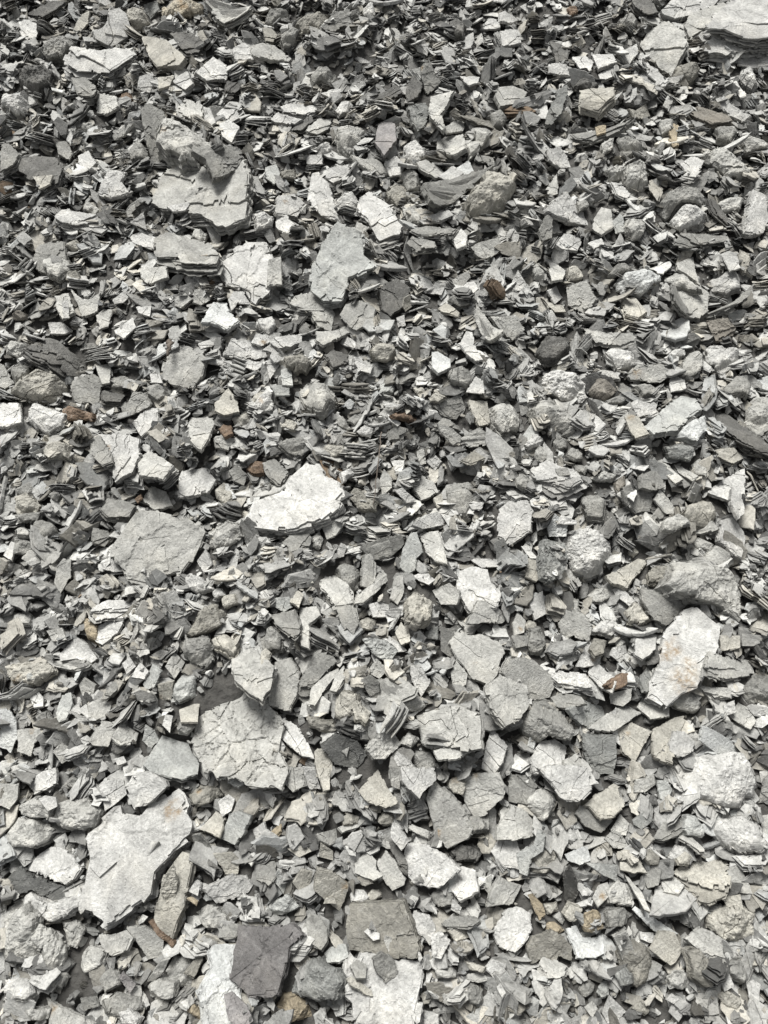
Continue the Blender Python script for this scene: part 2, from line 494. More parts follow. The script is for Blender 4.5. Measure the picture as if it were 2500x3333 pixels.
# stones: kind tone | outline (tenths of the 2x tile) | description | options
DATA = """
T 0 0
k d|17 11 25 5 35 0 42 1 36 7 27 13|bundle of thin dark laminae leaning at the top edge of the scree.
s w|12 13 16 12 23 14 27 17 25 21 21 26 16 26 13 20|white flake with a pointed right corner
b lo|82 3 93 7 96 14 92 20 87 22 83 14 79 5|smooth buff rock wedged between flakes
s gu|93 3 102 0 103 6 97 12 93 7|blue grey shard standing on its tip
b lr|103 0 132 0 130 5 117 10 104 7|rust streaked buff rock cut by the top edge of the photo.|a=the rust streaked rock at the top edge;st=118 4 5
k l|132 2 143 1 164 9 162 12 145 18 140 14|pale rock splitting into thin curved sheets
s w|70 8 77 5 82 9 85 19 83 24 72 30 62 25 60 20 66 18 70 13|large white cracked slab leaning against a smooth buff rock.|a=the white cracked slab by the buff rock
s lo|53 9 58 7 57 15 52 20 47 19|brownish grey leaf shaped shard
b g|26 27 31 19 41 20 46 24 45 31 40 38 30 40 25 33|grey rock with a crazed mosaic of small cracks.|a=the crazed grey rock at upper left
k w|43 37 46 29 55 30 64 33 74 29 86 32 88 34 78 42 70 49 50 48 43 42|wide white leafy rock with many upturned sheet edges.|a=the wide white leafy rock
s lo|92 24 108 26 120 37 116 42 102 44 97 38|buff triangular slab with a smooth clean face.|a=the buff triangular slab
k d|110 22 120 20 132 28 128 36 120 37|dark splintered rock with slanting layers
b d|9 43 22 41 34 47 32 56 22 62 10 55|dark crumbly mudstone lump in a hollow.|a=the dark mudstone lump
b w|1 60 8 57 20 65 20 72 10 75 1 70|blocky white rock with flaked faces
k g|47 52 55 50 62 57 62 66 50 62|grey rock with curled onion like layers
s l|63 60 75 62 76 68 68 74 62 73|light grey stepped slab
b r|75 60 84 60 85 63 78 66|small rust brown splintery rock that looks like wood.|a=the small rust brown splinter
s w|90 50 99 47 100 55 97 60 89 57|white flake with two torn points
s lo|102 50 113 49 110 55 103 57|beige flake with a square end
s w|112 53 121 46 125 54 120 58|white pointed flake leaning uphill
s w|127 46 138 36 147 42 147 51 134 52|broad white flake with a peaked top
s w|125 38 132 30 135 37 130 40|small bright triangular flake
s w|148 33 158 27 165 33 164 38 152 38|white wedge shaped slab
k d|147 52 159 54 150 64 146 62|dark rock ribbed with parallel layers
k l|115 68 120 63 131 69 131 76 129 81 115 78|light grey layered block with a ragged left edge
s w|131 69 136 70 139 79 136 81 131 77|narrow white block face
k w|140 75 144 70 153 71 155 77 150 80|small white rock of stacked leaves
s w|142 80 148 77 155 82 150 92 144 88|bright white flake shaped like a shield
s g|91 70 97 67 106 72 110 80 104 105 100 111 97 100 93 85|long grey slab standing on edge behind the rust spotted rock.
b l|99 73 108 77 115 82 133 86 133 94 124 100 125 105 118 106 106 100 100 95 98 84 101 82|pale layered rock with a small orange rust spot on its left side.|a=the rust spotted rock;st=106 85 3;th=1.2
s l|104 113 117 104 124 106 133 106 140 116 158 103 161 112 160 125 158 140 146 147 128 138 108 135 98 131|very large pale cracked slab in the upper left quarter of the scree.|a=the very large pale slab;th=1.4
s g|125 94 134 95 154 95 158 102 148 113 138 116 133 104 124 98|grey flaky slab lying over the top of the very large pale slab.
s w|108 134 124 130 120 136 112 137|small white flake lying on the lower edge of the very large pale slab.
k d|10 105 20 101 34 99 39 110 37 122 30 126 22 121 12 113|dark slate grey leafy rock of bowl shaped sheets.|a=the dark leafy rock
s lo|21 114 34 113 32 119 25 122|pale buff flake resting on the dark leafy rock.
s w|50 100 57 97 62 105 59 108 52 113|white chipped flake with notched sides
k w|35 140 40 135 65 140 68 147 64 151 40 145|long white layered rock lying slantwise
s w|84 144 93 137 95 149|bright white triangular shard
s w|83 153 90 150 101 154 99 161 88 158|white angular flake
s g|25 158 41 156 42 168 36 180 24 175 20 168|flat grey weathered slab
b l|53 134 55 128 63 135 60 139 52 136|small ribbed grey rock
b lo|42 158 50 155 54 161 47 164|small pale rounded rock
s w|63 125 70 110 81 111 78 118 84 125 72 128|white flake with a drooping corner
k g|0 92 5 92 11 101 8 110 0 116|grey layered rock cut by the left edge of the photo.
s g|36 92 43 91 47 99 45 104 38 100|flat grey faced rock
b l|126 146 134 150 130 158 124 152|small light grey angular rock
s w|133 145 143 150 143 156 138 158|pale sharp cornered flake
s l|102 158 112 150 125 155 128 164 112 170|light slab crossed by a net of cracks
b l|50 80 58 78 61 83 55 88|small light grey cube like rock
s l|72 88 82 80 86 80 80 88 74 91|light grey slanting flake
b g|82 95 88 91 95 96 94 103 84 103|grey flaked rock with scalloped layers
T 833 0
b g|6 10 10 4 20 5 21 10 12 16 5 13|grey flat topped rock near the top edge
b go|27 8 40 6 48 9 44 17 39 24 30 23 26 15|rough olive grey rock half buried near the top edge.|a=the rough olive grey rock
k g|42 19 50 7 61 6 62 17 52 21 44 21|grey rock splintered into upright layers
b d|62 7 68 4 70 10 66 15 62 13|small dark grey rounded rock
b w|69 4 73 0 76 3 77 9 73 11 70 9|small cream rock with a rusty base
k go|4 17 10 18 14 24 11 29 6 28|dark olive layered rock
b g|16 20 22 16 28 19 25 26 18 28|rounded grey layered rock
s l|-4 30 4 27 12 29 23 38 21 40 8 38 -2 36|light grey flat slab with a long pointed right end
s w|64 38 66 36 75 38 74 41 67 41|thin white flake with curled up edges
b g|36 47 44 39 55 46 50 52 38 52|broad grey wedge shaped rock
s g|107 43 112 38 117 50 120 53 115 58 111 61 107 50|tall grey shard with a buff mark on its left edge.|a=the tall grey shard;st=107 44 2
s d|97 58 101 48 108 54 105 62 98 66|dark grey plate standing upright
s l|113 62 125 58 128 57 124 67 119 74 122 80 121 84 112 74|pale two tiered wedge with stepped layers.|a=the pale two tiered wedge
s gu|99 68 110 66 113 72 110 80 105 85 101 78|blue grey flaky slate
s l|122 82 130 78 136 79 134 85 124 86|light grey flat flake
p l|142 82 149 80 152 88 147 93 143 89|light rounded rock beside a shadowed gap
p g|152 72 159 69 164 75 161 82 155 80|round smooth grey stone.|a=the round smooth grey stone
k w|15 69 22 66 38 68 42 72 30 76 18 73|long white layered block lying level.|a=the long white layered block
s w|9 77 13 73 30 77 25 80 12 79|white boat shaped flake
k d|22 86 36 74 37 78 30 86|dark fan of splayed laminae
k l|32 86 40 77 50 77 47 84 40 88|pale grey rock with thin tapering layers
p w|52 70 57 64 64 66 62 73 55 74|white banded rounded rock
s w|42 60 52 57 60 57 48 63|curled white flake with a lifted edge
k d|76 67 90 54 95 60 85 66|dark bundle of thin sheets like a broken book.|a=the dark sheet bundle
b l|54 80 66 78 72 80 69 92 62 98 56 92|light grey rock covered with fine cracks
s gv|77 92 79 80 85 78 90 80 91 90 83 100|smooth purple grey slab with a thin pale rim.|a=the smooth purple grey slab
b w|96 95 101 90 109 92 110 101 103 105 96 103|bright white blocky rock with a chipped face.|a=the bright white block
b w|41 95 46 91 51 95 50 100 43 100|small white rough rock
s w|83 106 91 101 97 107 94 113 87 114|white diamond shaped flake
s l|62 98 70 103 79 103 86 112 78 112 67 106|light grey slab with a curled rim
s w|31 100 43 100 43 106 33 106|small white flake with a straight edge
s lu|6 108 13 106 16 112 12 119 6 115|small pale bluish flake
b go|17 110 28 110 26 117 18 115|small buff and brown rock
s w|46 109 60 106 61 113 50 118 45 115|white rectangular flake
s l|104 105 110 103 123 112 117 115 107 110|light grey sloping slab
s w|118 114 128 107 135 112 126 118|white flake on a thin stack of leaves
s wu|130 108 138 103 143 114 134 114|pale bluish white flat flake
s l|117 90 134 86 136 95 128 100 117 97|light grey angular slab with a broken front
b l|137 92 144 90 146 97 140 102|light grey chunky flake
b g|95 110 103 106 108 120 106 125 98 125|tall grey rock with a folded face
s g|105 125 113 118 133 115 148 117 140 122 128 131 108 138|broad grey curved plate with a thick brown edge.|a=the broad curved plate
b lo|139 128 146 120 150 109 166 108 172 118 166 132 152 144 141 136|large rough light brown grey boulder.|a=the rough brown grey boulder;th=1.2
s w|33 128 36 112 46 117 49 127 54 143 44 140 36 133|broad white crescent shaped plate.|a=the white crescent plate
b w|47 129 62 123 66 130 64 136 51 137|box shaped white rock beside the white crescent plate.
s w|67 128 73 123 85 131 95 146 93 151 80 155 75 147 65 134|large bright white slab with a stepped top.|a=the bright white stepped slab;th=1.2
b l|95 134 103 130 108 138 106 146 98 142|small stepped light grey block
k w|107 142 125 136 128 140 120 144 110 145|white topped layered flake with a rusty edge.|st=114 144 3
k g|100 150 110 146 130 148 127 152 105 153|long grey stack of thin layers
s w|14 127 25 125 32 131 27 140 13 138|white flake with a brown scab in its middle.|st=19 131 2
b w|0 136 12 139 11 147 2 147|small white crumbly rock
s w|13 140 20 139 25 145 20 152 13 147|white flake with torn edge
s lu|36 175 43 156 53 144 68 150 70 165 78 172 60 180 56 195 47 195 36 185|large mottled blue grey slab in the upper middle.|a=the large mottled blue grey slab;th=1.2
k g|97 158 101 152 116 158 116 163 103 164|grey stack with a flaked white top
s w|128 155 133 147 137 152 136 159 130 161|narrow white angular rock
s l|139 160 144 157 158 153 160 161 150 168 144 166|pale triangular slab lying flat
b go|84 125 92 117 101 126 92 133|dark olive brown rock with a flaked front
s w|158 8 161 7 166 10 170 13 166 15 158 14|small white flake near the top edge
s w|145 19 151 11 157 13 158 18|squared white layered flake
s du|155 30 166 31 166 37 155 36|dark bluish slate flake in shadow
b d|125 14 130 11 136 13 134 24 126 21|dark grey half buried rock
s w|158 20 170 19 172 27 160 30|white flake leaning on its neighbour
s w|103 29 112 28 111 36 105 33|small white stepped flake
s w|132 49 145 49 144 53 138 55|oval white flake
s l|155 57 166 56 176 60 172 67 158 69 155 62|pale smooth slab
k go|127 73 140 75 156 83 154 86 140 79|long olive grey stack of thin layers
T 1666 0
s w|97 6 105 -2 135 -2 132 2 118 9 106 11 98 8|bright bluish white sheet jutting from the outcrop at the top right corner.
k l|112 18 115 11 130 3 142 0 138 12 125 22 116 29|fan of thin shaded sheets under the bright white sheet at the top right.
k w|125 22 135 8 145 -4 174 -4 174 28 160 30 150 28 138 22|big white leafy outcrop filling the top right corner.|a=the white leafy outcrop;th=1.4
k w|125 30 131 22 149 29 150 38 143 38 125 34|white layered slab with a dark split underside below the leafy outcrop.
s l|83 30 88 21 97 15 102 14 112 22 114 29 108 40 103 49 95 44 87 36|rough buff grey slab leaning behind the smooth white kite shaped slab.|th=.8
s w|85 36 90 42 93 43 102 52 97 57 84 67 74 64 71 57 69 53 76 44|plain bright white kite shaped slab with a tiny chip on it.|a=the smooth white kite slab;th=1.4
s w|79 49 84 52 80 53|tiny white chip lying on the smooth white kite shaped slab.
s w|96 52 102 50 99 54|small white chip on the right corner of the smooth white kite slab.
s w|68 35 81 28 82 34 76 42|white flake with a concave top edge
s w|24 41 31 40 45 46 44 50 24 47|flat white slab on a pile of thin sheets
s w|39 37 48 36 53 40 52 45 46 47|white flake with a cracked corner
s w|52 35 65 35 68 40 56 44|white ragged flake
s w|56 48 67 41 66 49 58 53|white spoon shaped flake
b d|40 52 50 48 57 52 50 57 43 56|dark grey rounded slab
k lo|44 57 53 55 66 56 66 63 56 71 44 68|squared light block with wavy grain like wood.|a=the wavy grained block
s d|25 26 32 28 38 32 36 39 29 40|dark slate plate tilted to the left.|a=the dark slate plate
k gu|22 85 30 58 36 55 36 62 32 78 24 86|long dark bluish shard leaning upright.|a=the long leaning bluish shard
b go|108 48 110 41 116 40 124 47 122 56 113 57|smooth olive grey rock
k o|110 68 118 68 140 75 143 79 130 81 121 77|brownish rock with grain like driftwood.|a=the driftwood like rock
s w|132 64 137 62 150 73 156 75 150 79 141 75|white topped slab sloping to the right
k g|39 89 60 85 78 78 70 84 53 93 42 92|long grey fan of feathery sheets.|a=the long feathery grey fan
s y|54 82 61 81 61 85 55 87|small peach coloured flake lying on the long feathery grey fan.
s lo|76 70 80 72 87 67 90 75 84 77 78 76|pale flake with a notched top
b l|93 78 104 76 103 84 97 88|light grey wedge shaped rock
k y|101 79 108 82 107 90 108 98 104 100|twisted cream and brown splinter standing on end.|a=the twisted cream splinter
s w|142 53 145 52 152 62 148 63|narrow white shard
b w|148 41 156 40 159 53 155 57 147 50|pale shattered rock
s w|155 38 170 36 170 42 157 43|white slab cut by the right edge of the photo.
b g|67 89 75 87 84 92 82 98 70 98|grey knobbly rock
b l|59 92 64 88 67 88 66 97 59 102|light grey upright block
s w|24 96 31 95 36 101 38 109 31 108 25 103|white rectangular slab tilted downhill
b l|62 110 68 106 76 107 75 115 66 117|light grey rounded lumpy rock
b l|76 105 86 102 90 107 88 115 92 126 78 128 75 118|tall light grey rock with a vertical crack.|a=the tall cracked light rock
s w|109 106 117 101 125 104 120 113 112 111|white petal shaped flake
b l|120 98 140 95 150 99 157 107 155 117 140 118 128 106|large light grey boulder with square cracks at upper right.|a=the square cracked boulder;th=1.2
k w|64 118 70 119 77 127 75 131 68 127|small white flaky rock in a dark gap
b g|93 135 98 125 108 118 120 116 126 122 124 130 110 131 100 140|large dull grey boulder behind a white topped wedge.
b w|105 138 113 129 125 135 122 141 108 151 100 146|white topped wedge shaped rock with a grey side.|a=the white topped wedge
s w|22 137 26 130 35 124 43 133 50 138 50 145 41 144 26 139|large white slab with rough steps leaning to the right.|a=the white leaning slab
s l|53 142 58 135 64 136 66 147 58 153 52 148|light grey smooth slab
s lu|65 143 70 138 72 140 73 150 67 151|pale blue grey plate
b l|78 146 81 140 86 141 88 147 86 156 81 157|light grey upright rock
s w|150 151 153 140 157 122 164 126 167 140 163 151 156 152|tall white slab standing at the right edge of the photo.|a=the tall white edge slab
k d|127 128 132 130 142 148 140 150 130 138|dark bundle of upright layers
p l|134 131 142 126 151 129 148 136 137 137|light grey egg shaped rock
s g|17 150 23 139 27 140 26 154 20 156|grey sliver shaped flake
s w|29 158 34 151 45 155 43 162 33 161|white cracked flake
s w|49 157 58 154 60 158 53 161|small white thick flake
k g|105 158 110 150 140 153 142 157 115 160|long grey flat stack of sheets
b w|37 115 42 113 47 117 45 122 38 121|small white chipped rock
s l|20 125 29 113 30 125 24 127|pale pinkish pointed shard
p g|132 82 140 80 146 86 142 92 134 88|grey rounded block
b l|151 88 160 88 168 92 168 96 155 97|light rock at the right edge of the photo.
b r|36 4 42 2 43 8 38 11|small rust brown rock near the top edge of the photo.|a=the small rust brown rock near the top
b g|43 129 49 128 50 134 45 136|small grey wedge shaped rock
k d|78 0 90 -3 95 10 88 12 80 6|dark layered rock in shadow at the top edge.
b g|69 13 77 8 82 13 80 18 71 17|grey angular rock with a split face
T 0 833
p l|27 0 43 0 44 6 36 13 30 11 26 4|light grey rounded boulder half buried.
p go|40 10 48 8 50 14 46 16 41 15|olive grey pebble
s l|90 8 107 6 108 13 97 18 91 14|light grey slab facing the viewer
k l|100 -10 110 -14 132 -8 141 0 139 9 120 9 101 3|pale layered slab with a brown spot and a thick dark lower edge.|st=132 0 3;a=the brown spotted layered slab
s w|139 8 147 1 160 -10 172 -10 178 5 174 22 165 30 156 20 146 19|large white slab with a horseshoe shaped crack.|a=the white horseshoe crack slab
s l|35 25 44 23 48 36 40 40 36 33|light grey stepped flake
s w|40 30 44 28 45 40 41 40|small cream flake standing up
s l|46 22 55 29 65 24 63 36 53 39 50 30|pale slab with a forked top
s l|62 38 67 34 73 35 70 45 64 47|light grey spade shaped flake
s w|73 28 87 17 88 22 80 30 74 31|white layered flake with a slanting edge
p o|7 37 12 35 18 38 17 42 8 42|small brown pebble with a dark mark
s w|31 43 40 43 47 48 42 50 33 50|white oval flake lying flat.|a=the white oval flake
s w|74 48 86 40 88 46 80 53 75 50|white crumpled flake
s w|88 33 98 32 97 39 90 37|white flake with sharp corners
b w|118 13 128 11 132 18 128 22 120 20|white crumbly rock
s l|113 27 120 24 125 28 117 34 113 32|light grey pointed flake
s l|126 22 133 20 138 27 130 32 125 30|grey flake with a scaly face
s w|148 28 151 23 157 23 162 31 154 30 150 35|white flake with a hooked right tip
s wu|130 43 138 30 147 30 148 36 155 42 147 48 140 44|white slab with a blue grey scuffed corner.|a=the white slab with a blue corner
b l|0 58 5 54 15 57 19 66 12 69 3 65|light grey nodular rock
b g|6 72 12 68 19 71 17 80 9 80|grey knobbly round rock
k d|17 58 30 50 38 55 45 64 58 76 42 76 22 66|dark grey splintered leafy slab like a folded fan.|a=the dark folded fan slab
b lo|6 88 18 78 29 66 35 72 45 80 44 92 34 98 20 95|large buff block split by straight parallel cracks.|a=the buff block with parallel cracks;th=1.3
s l|-4 72 2 70 9 82 3 86 -4 84|light grey rock at the left edge of the photo.
s w|-5 95 12 95 14 108 2 110 -5 110|white layered slab cut by the left edge of the photo.
b w|14 95 19 94 38 100 35 109 27 117 14 107|smooth bright white rock beside an orange brown rock.|a=the smooth white rock
b r|37 106 40 98 45 97 56 101 56 107 44 108|orange brown rusty rock.|a=the orange rusty rock
s g|46 82 60 76 66 80 64 99 58 95 48 94|grey thin plate with torn flaps
s l|62 71 72 70 71 82 66 83|light grey smooth plate
b g|72 78 80 76 86 82 80 86 72 85|grey shaded rock
k d|66 88 71 86 82 90 78 96 67 96|charcoal dark layered rock.|a=the charcoal layered rock
s l|78 98 84 93 86 88 93 89 97 96 90 101 80 105|light grey stepped rock with a white right face
s w|84 107 95 98 102 98 102 107 91 117|white cracked flake with dark specks.|a=the white flake with dark specks
s l|108 66 113 59 121 58 131 63 134 67 131 78 125 86 112 84 105 80|large pale oval slab with a flaked grey left rim.|a=the pale oval slab;th=1.2
b g|96 82 110 82 112 90 102 95 96 90|grey rock in shade under the pale oval slab.
s w|97 76 103 76 105 82 98 82|small white stepped flake
s w|128 56 144 52 147 54 138 58 130 60|thin white curved sheet
s w|145 64 150 53 160 54 172 58 172 66 158 67|bright white thick slab with flaked rim.|a=the bright thick slab
s w|134 69 142 64 149 69 144 71|white leaf shaped flake
s w|150 66 164 68 172 68 165 74 155 71|white thin slab under a thicker white slab
k l|128 12 134 14 136 20 130 20|small light rock with ribbed side
s lo|139 95 148 86 153 92 155 101 145 103 139 100|cream flake with a rounded top.|a=the cream rounded flake
p lo|162 92 168 86 175 92 172 101 165 102|light rounded stone with a small rust stain.|st=169 92 2
s l|123 105 137 103 139 108 135 118 130 126 123 119|pale slab with a dangling lower flap
b lo|150 106 158 102 161 111 152 115|light buff cube like rock
b r|141 111 149 108 150 114 145 117|small brown layered rusty rock.|a=the small brown layered rock
k l|139 118 146 115 152 120 148 128 140 125|light grey rock with rounded stacked layers
b lo|24 126 35 118 40 121 39 130 28 131|light buff angular rock
s w|63 115 79 115 90 118 90 130 86 140 74 146 73 132 67 123|tall pale cracked slab with a rust patch on its left edge.|a=the pale slab with a rust patch;st=69 125 3;th=1.1
k g|58 120 64 116 70 128 72 137 66 140 58 130|dark layered rock tucked left of a pale cracked slab with a rust patch.
s l|88 131 96 126 104 130 112 135 105 144 90 142|light grey plate with a dark bruise.|a=the light grey plate with a dark bruise
s w|117 140 122 138 134 137 140 145 135 153 122 156 115 156|big bright white ragged slab.|a=the big bright ragged slab
k g|148 140 153 135 160 143 158 152 151 148|grey rock bent into curved layers like a spring.|a=the spring like curved rock
p r|159 137 162 132 171 132 170 140 163 140|rust coloured pebble
p lo|138 152 144 146 150 152 150 161 145 165 139 158|beige rounded rock with a sharp top
s l|92 158 98 149 108 153 112 162 100 164|light grey slab with a wedge shaped ridge
b g|8 150 18 146 25 152 22 158 10 155|grey flat boulder near the left edge
b lo|6 155 14 152 24 162 20 170 8 170|pale buff cracked boulder near the left edge
k g|65 166 70 157 80 158 88 163 84 172 70 172|broad grey rock with rough top
b r|87 158 91 154 92 158 89 161|tiny orange brown chip standing upright
s w|53 152 57 150 60 153 57 158|tiny bright white chip
p g|30 156 34 152 38 155 36 160|small grey pebble
T 833 833
s l|8 2 16 0 17 19 7 20|light slab beside an upright stack of laminae
s l|25 25 33 23 44 28 52 37 49 48 40 45 36 36 23 31|long pale slab with torn ends lying diagonally.|a=the long pale diagonal slab
s l|54 38 58 31 70 28 77 34 76 40 65 48 60 46|light flat slab with a pinkish right half.|a=the light slab with a pinkish half
s l|39 48 50 48 60 44 62 49 44 57 39 54|pale slab with a cracked top lying below the long pale diagonal slab.
s d|80 22 84 17 92 14 100 20 99 29 94 34 87 39 82 34|dark blue grey mottled round slab.|a=the dark mottled slab
s lo|96 27 100 25 101 33 97 36 95 33|pale flake standing on the edge of the dark mottled slab.
s w|105 21 113 20 122 20 120 25 109 24|white wedge lying flat
s l|127 15 138 9 139 14 132 22 127 19|light grey flake with a jagged right edge
s w|134 17 141 16 144 21 141 24 134 20|white blocky flake
k lo|118 34 123 30 131 37 130 40 120 37|cream layered flake
p g|123 29 128 25 138 31 132 34|grey smooth pebble
b w|0 40 10 37 12 45 8 50 0 46|white rough rock with split face
s w|0 50 8 52 10 56 2 58 -3 56|white flake with an orange lower edge.|st=5 56 2.5
k w|5 60 12 53 30 50 30 57 22 61 10 62|white layered slab beside an orange edged flake
s w|91 40 96 38 97 45 92 46|small white upright flake
s l|143 43 146 38 153 45 161 49 160 58 152 56 146 51|long light grey narrow curved flake.|a=the light grey curved flake
s l|152 39 168 38 174 48 166 55 158 47|large light grey flat slab
s w|132 57 136 49 140 50 141 57 147 67 142 68 136 63|bright white bent flake like a boomerang.|a=the white boomerang flake
b lo|75 63 81 56 90 57 93 68 86 70 78 68|light grey rock with a flat facet.|a=the light grey facetted rock
k d|45 65 50 60 60 64 60 70 50 74|dark grey splintered rock
k w|54 58 59 52 64 56 66 64 60 60|white fan of curved thin laminae.|a=the white fan of laminae
s w|63 65 68 65 72 72 76 70 74 76 67 74|white crumpled flake with torn edges
s wu|114 62 118 62 126 67 126 72 118 76 114 72|pale smooth bluish flake.|a=the pale smooth bluish flake
b go|18 64 30 62 35 68 32 76 20 72|buff grey crumbling rock
b l|27 84 33 75 50 80 50 90 43 102 31 93|large light grey triangular rock with cracked face.|a=the light grey triangular rock;th=1.2
s w|6 68 12 66 15 71 9 80|white flake with a faint rusty edge
s lu|16 74 23 73 24 84 17 84|flat bluish grey square flake
s gu|9 83 22 84 22 90 13 90|grey slate flake lying flat
b w|0 92 6 85 10 88 10 100 2 102 -3 97|white rock with a rust brown hollow.|st=3 93 3;a=the white rock with a rust hollow
b g|123 74 130 71 137 72 140 80 136 88 127 84|grey bulky rock with square faces.|a=the grey bulky rock
s w|136 88 142 78 147 80 148 89|pale triangular flake behind a grey bulky rock.
k g|92 78 107 74 104 79 94 82|dark fan of thin curved layers
b lu|81 82 86 81 91 84 89 88 81 88|small bluish grey block
p lo|102 85 107 84 110 88 106 92|small cream pebble
b lo|111 91 116 88 122 90 118 95 112 94|light brown rounded rock
s g|115 97 132 89 136 98 130 106 120 103|grey slab with dark split edge
s lo|138 93 150 94 152 108 145 110 140 102|light buff rough slab
k g|118 108 122 104 130 110 137 108 134 114 124 112|grey curved stack of sheets
s w|82 94 94 96 98 98 84 98|thin white sheet standing on edge
b r|90 101 93 100 108 105 104 108 92 104|long rust brown stick like rock.|a=the rust brown stick like rock
s w|85 102 94 108 92 110 86 106|white flake tucked beneath the rust brown stick like rock.
b g|48 109 56 103 60 110 62 112 56 112|grey smooth wedge
b g|59 106 68 100 70 107 64 111|grey cube like rock
p g|15 121 20 116 30 117 35 124 30 129 22 127|large olive grey rounded pebble.|a=the olive grey pebble
p lo|41 125 45 122 55 123 57 127 49 132|cream rounded pebble beside a large olive grey rounded pebble.|a=the cream rounded pebble
b lo|15 107 20 105 26 107 24 112 16 111|small light crumbly rock
b w|65 114 70 109 76 112 74 119 68 117|small white capped rock
k g|83 118 90 110 97 112 94 120 86 122|grey rock with fine slanting layers
k l|118 108 128 113 135 122 128 126 120 116|light grey layered slab standing on edge
s l|132 118 145 111 154 118 150 122 138 124|light grey slab with a splintered right end
k go|134 133 148 122 154 123 152 130 140 136|long olive grey rock with weathered grain.|a=the long olive grey rock
b l|156 96 166 89 172 100 172 115 162 116 157 108|light grey boulder with vertical cracks.|a=the boulder with vertical cracks
s l|80 145 83 138 88 144 88 150 82 155|light grey kite shaped flake.|a=the light grey kite flake
b g|123 155 128 141 136 142 140 152 134 165 124 163|large grey slab like a tombstone.|a=the grey tombstone shaped slab
s w|110 133 115 128 120 133 116 139|white flake with cracked face
k l|104 127 108 124 110 136 105 139|upright light layered flake
s w|87 132 96 132 95 140 90 139|small white angular flake
s lo|115 157 121 153 122 161 118 163|small cream flake with a square end
b go|58 152 66 150 70 156 77 158 76 166 66 166|olive grey lumpy rock
s w|16 152 20 145 33 133 41 134 44 142 54 146 57 153 56 160 48 167 38 172 20 177 -2 176 -8 168 -2 157 15 153|very large white slab with a grey upper half in the middle of the scree.|a=the very large white slab;th=1.5
k g|4 135 12 131 21 142 16 152 8 145|grey splintery rock
s l|100 146 107 142 115 146 118 153 107 158 103 152|light grey flake with a cracked middle
b w|56 140 62 137 65 141 58 147|small white cube like rock
s w|90 152 95 150 104 158 98 160|white elongated flake
k w|138 161 148 159 146 165 140 165|small white stack of thin leaves
T 1666 833
b wu|68 17 74 9 86 8 98 10 97 16 90 21 85 27 70 21|white rock with a blue tinted lower face and a deep crack.|a=the white rock with a blue face
s l|105 20 112 17 118 18 128 22 128 34 122 40 112 38 106 28|broad pale scooped slab in a layered outcrop.|a=the pale scooped slab
k g|99 24 104 20 108 30 116 40 126 42 140 36 146 28 145 36 136 42 122 45 108 42 99 40|thick grey layered rock around the pale scooped slab.
b l|98 12 106 9 115 14 122 20 106 20 99 18|light grey slab above the pale scooped slab.
b w|129 14 138 10 148 9 149 20 140 24 130 20|pale cracked round rock
s l|107 4 118 0 119 10 122 19 117 14 108 8|light pointed slab leaning down
s w|136 0 146 0 148 8 141 10|pale squared flake
k lo|72 27 80 26 88 38 82 43 74 40|buff block with vertical splits like firewood.|a=the split buff block
s l|35 20 48 15 55 28 46 37 36 32|light grey slab split into two plates.|a=the light grey split slab
s w|23 22 29 19 33 27 28 31|white flake with a blue spot
s lo|20 29 33 32 35 36 28 36|faintly pink flake
b l|13 8 17 4 22 10 21 19 15 16|light grey curved flake
s l|24 8 30 5 35 9 33 15 26 16|light grey squared flake
b lo|37 8 43 5 48 10 46 16 38 16|light rounded rock
p g|65 10 69 5 79 2 82 6 76 10 68 11|grey long pebble with olive tint
s w|0 16 4 9 9 18 8 22 0 23|white flake at a dark gap
b d|14 62 20 54 28 49 36 53 37 58 28 68 20 69|dark grey rock with a pitted crystalline hollow.|a=the dark pitted rock
k l|44 46 60 50 78 50 79 56 70 60 54 58|long pale stack of thin flat sheets.|a=the long pale sheet stack
b w|61 62 64 58 76 58 81 66 80 72 68 73|smooth white boulder under a pale sheet stack.|a=the smooth white boulder
s l|75 78 82 70 98 70 102 78 96 82 78 80|pale ledge with a bright orange rust patch.|st=81 76 4;a=the orange patched ledge
p l|54 75 60 73 68 75 70 80 60 81|light grey oval stone
b w|17 82 22 74 30 73 42 76 48 82 49 92 44 98 34 96 20 88|lumpy cream white nodule.|a=the lumpy cream nodule;th=1.3
b o|49 88 55 79 67 80 69 85 60 95 52 92|tan brown rounded block.|a=the tan rounded block
b l|18 97 22 91 28 89 34 94 40 108 43 117 38 120 29 112 20 104|long rounded light grey rock leaning right.|a=the long rounded grey rock;th=1.2
p g|62 94 70 90 75 92 72 97 63 96|smooth grey pebble
b g|81 82 90 81 97 86 96 91 86 90|grey ridged rock
k g|68 84 72 82 79 90 78 93 70 89|grey slanted rock with thin layers
s w|77 95 83 92 95 94 93 102 82 104|white cracked flake
s lu|85 110 100 97 110 89 120 91 124 98 114 104 108 112 92 115|large pale bluish leafy slab with brown layered side.|a=the large pale bluish leafy slab;th=1.2
s lo|73 104 76 102 82 104 89 115 80 118 76 112|smooth cream rectangular slab with a yellow end.|a=the smooth cream rectangle;st=77 105 3
b wu|103 118 110 110 126 101 128 112 120 123 110 120|white rough boulder with a bluish streak.|a=the bluish streaked boulder
k d|48 92 53 95 60 108 66 120 64 123 56 110 50 98|dark upright fan of long thin laminae.|a=the dark upright laminae
s lu|6 117 12 109 18 109 15 118 9 120|bluish grey flat flake
b w|9 122 14 115 21 118 19 124 12 126|white crumbled flake
p l|14 130 17 122 22 122 22 131 18 135|light grey smooth pebble
p g|37 128 39 123 44 124 47 131 42 133|dark grey pebble
p g|39 136 42 133 50 138 48 142 42 140|grey pebble
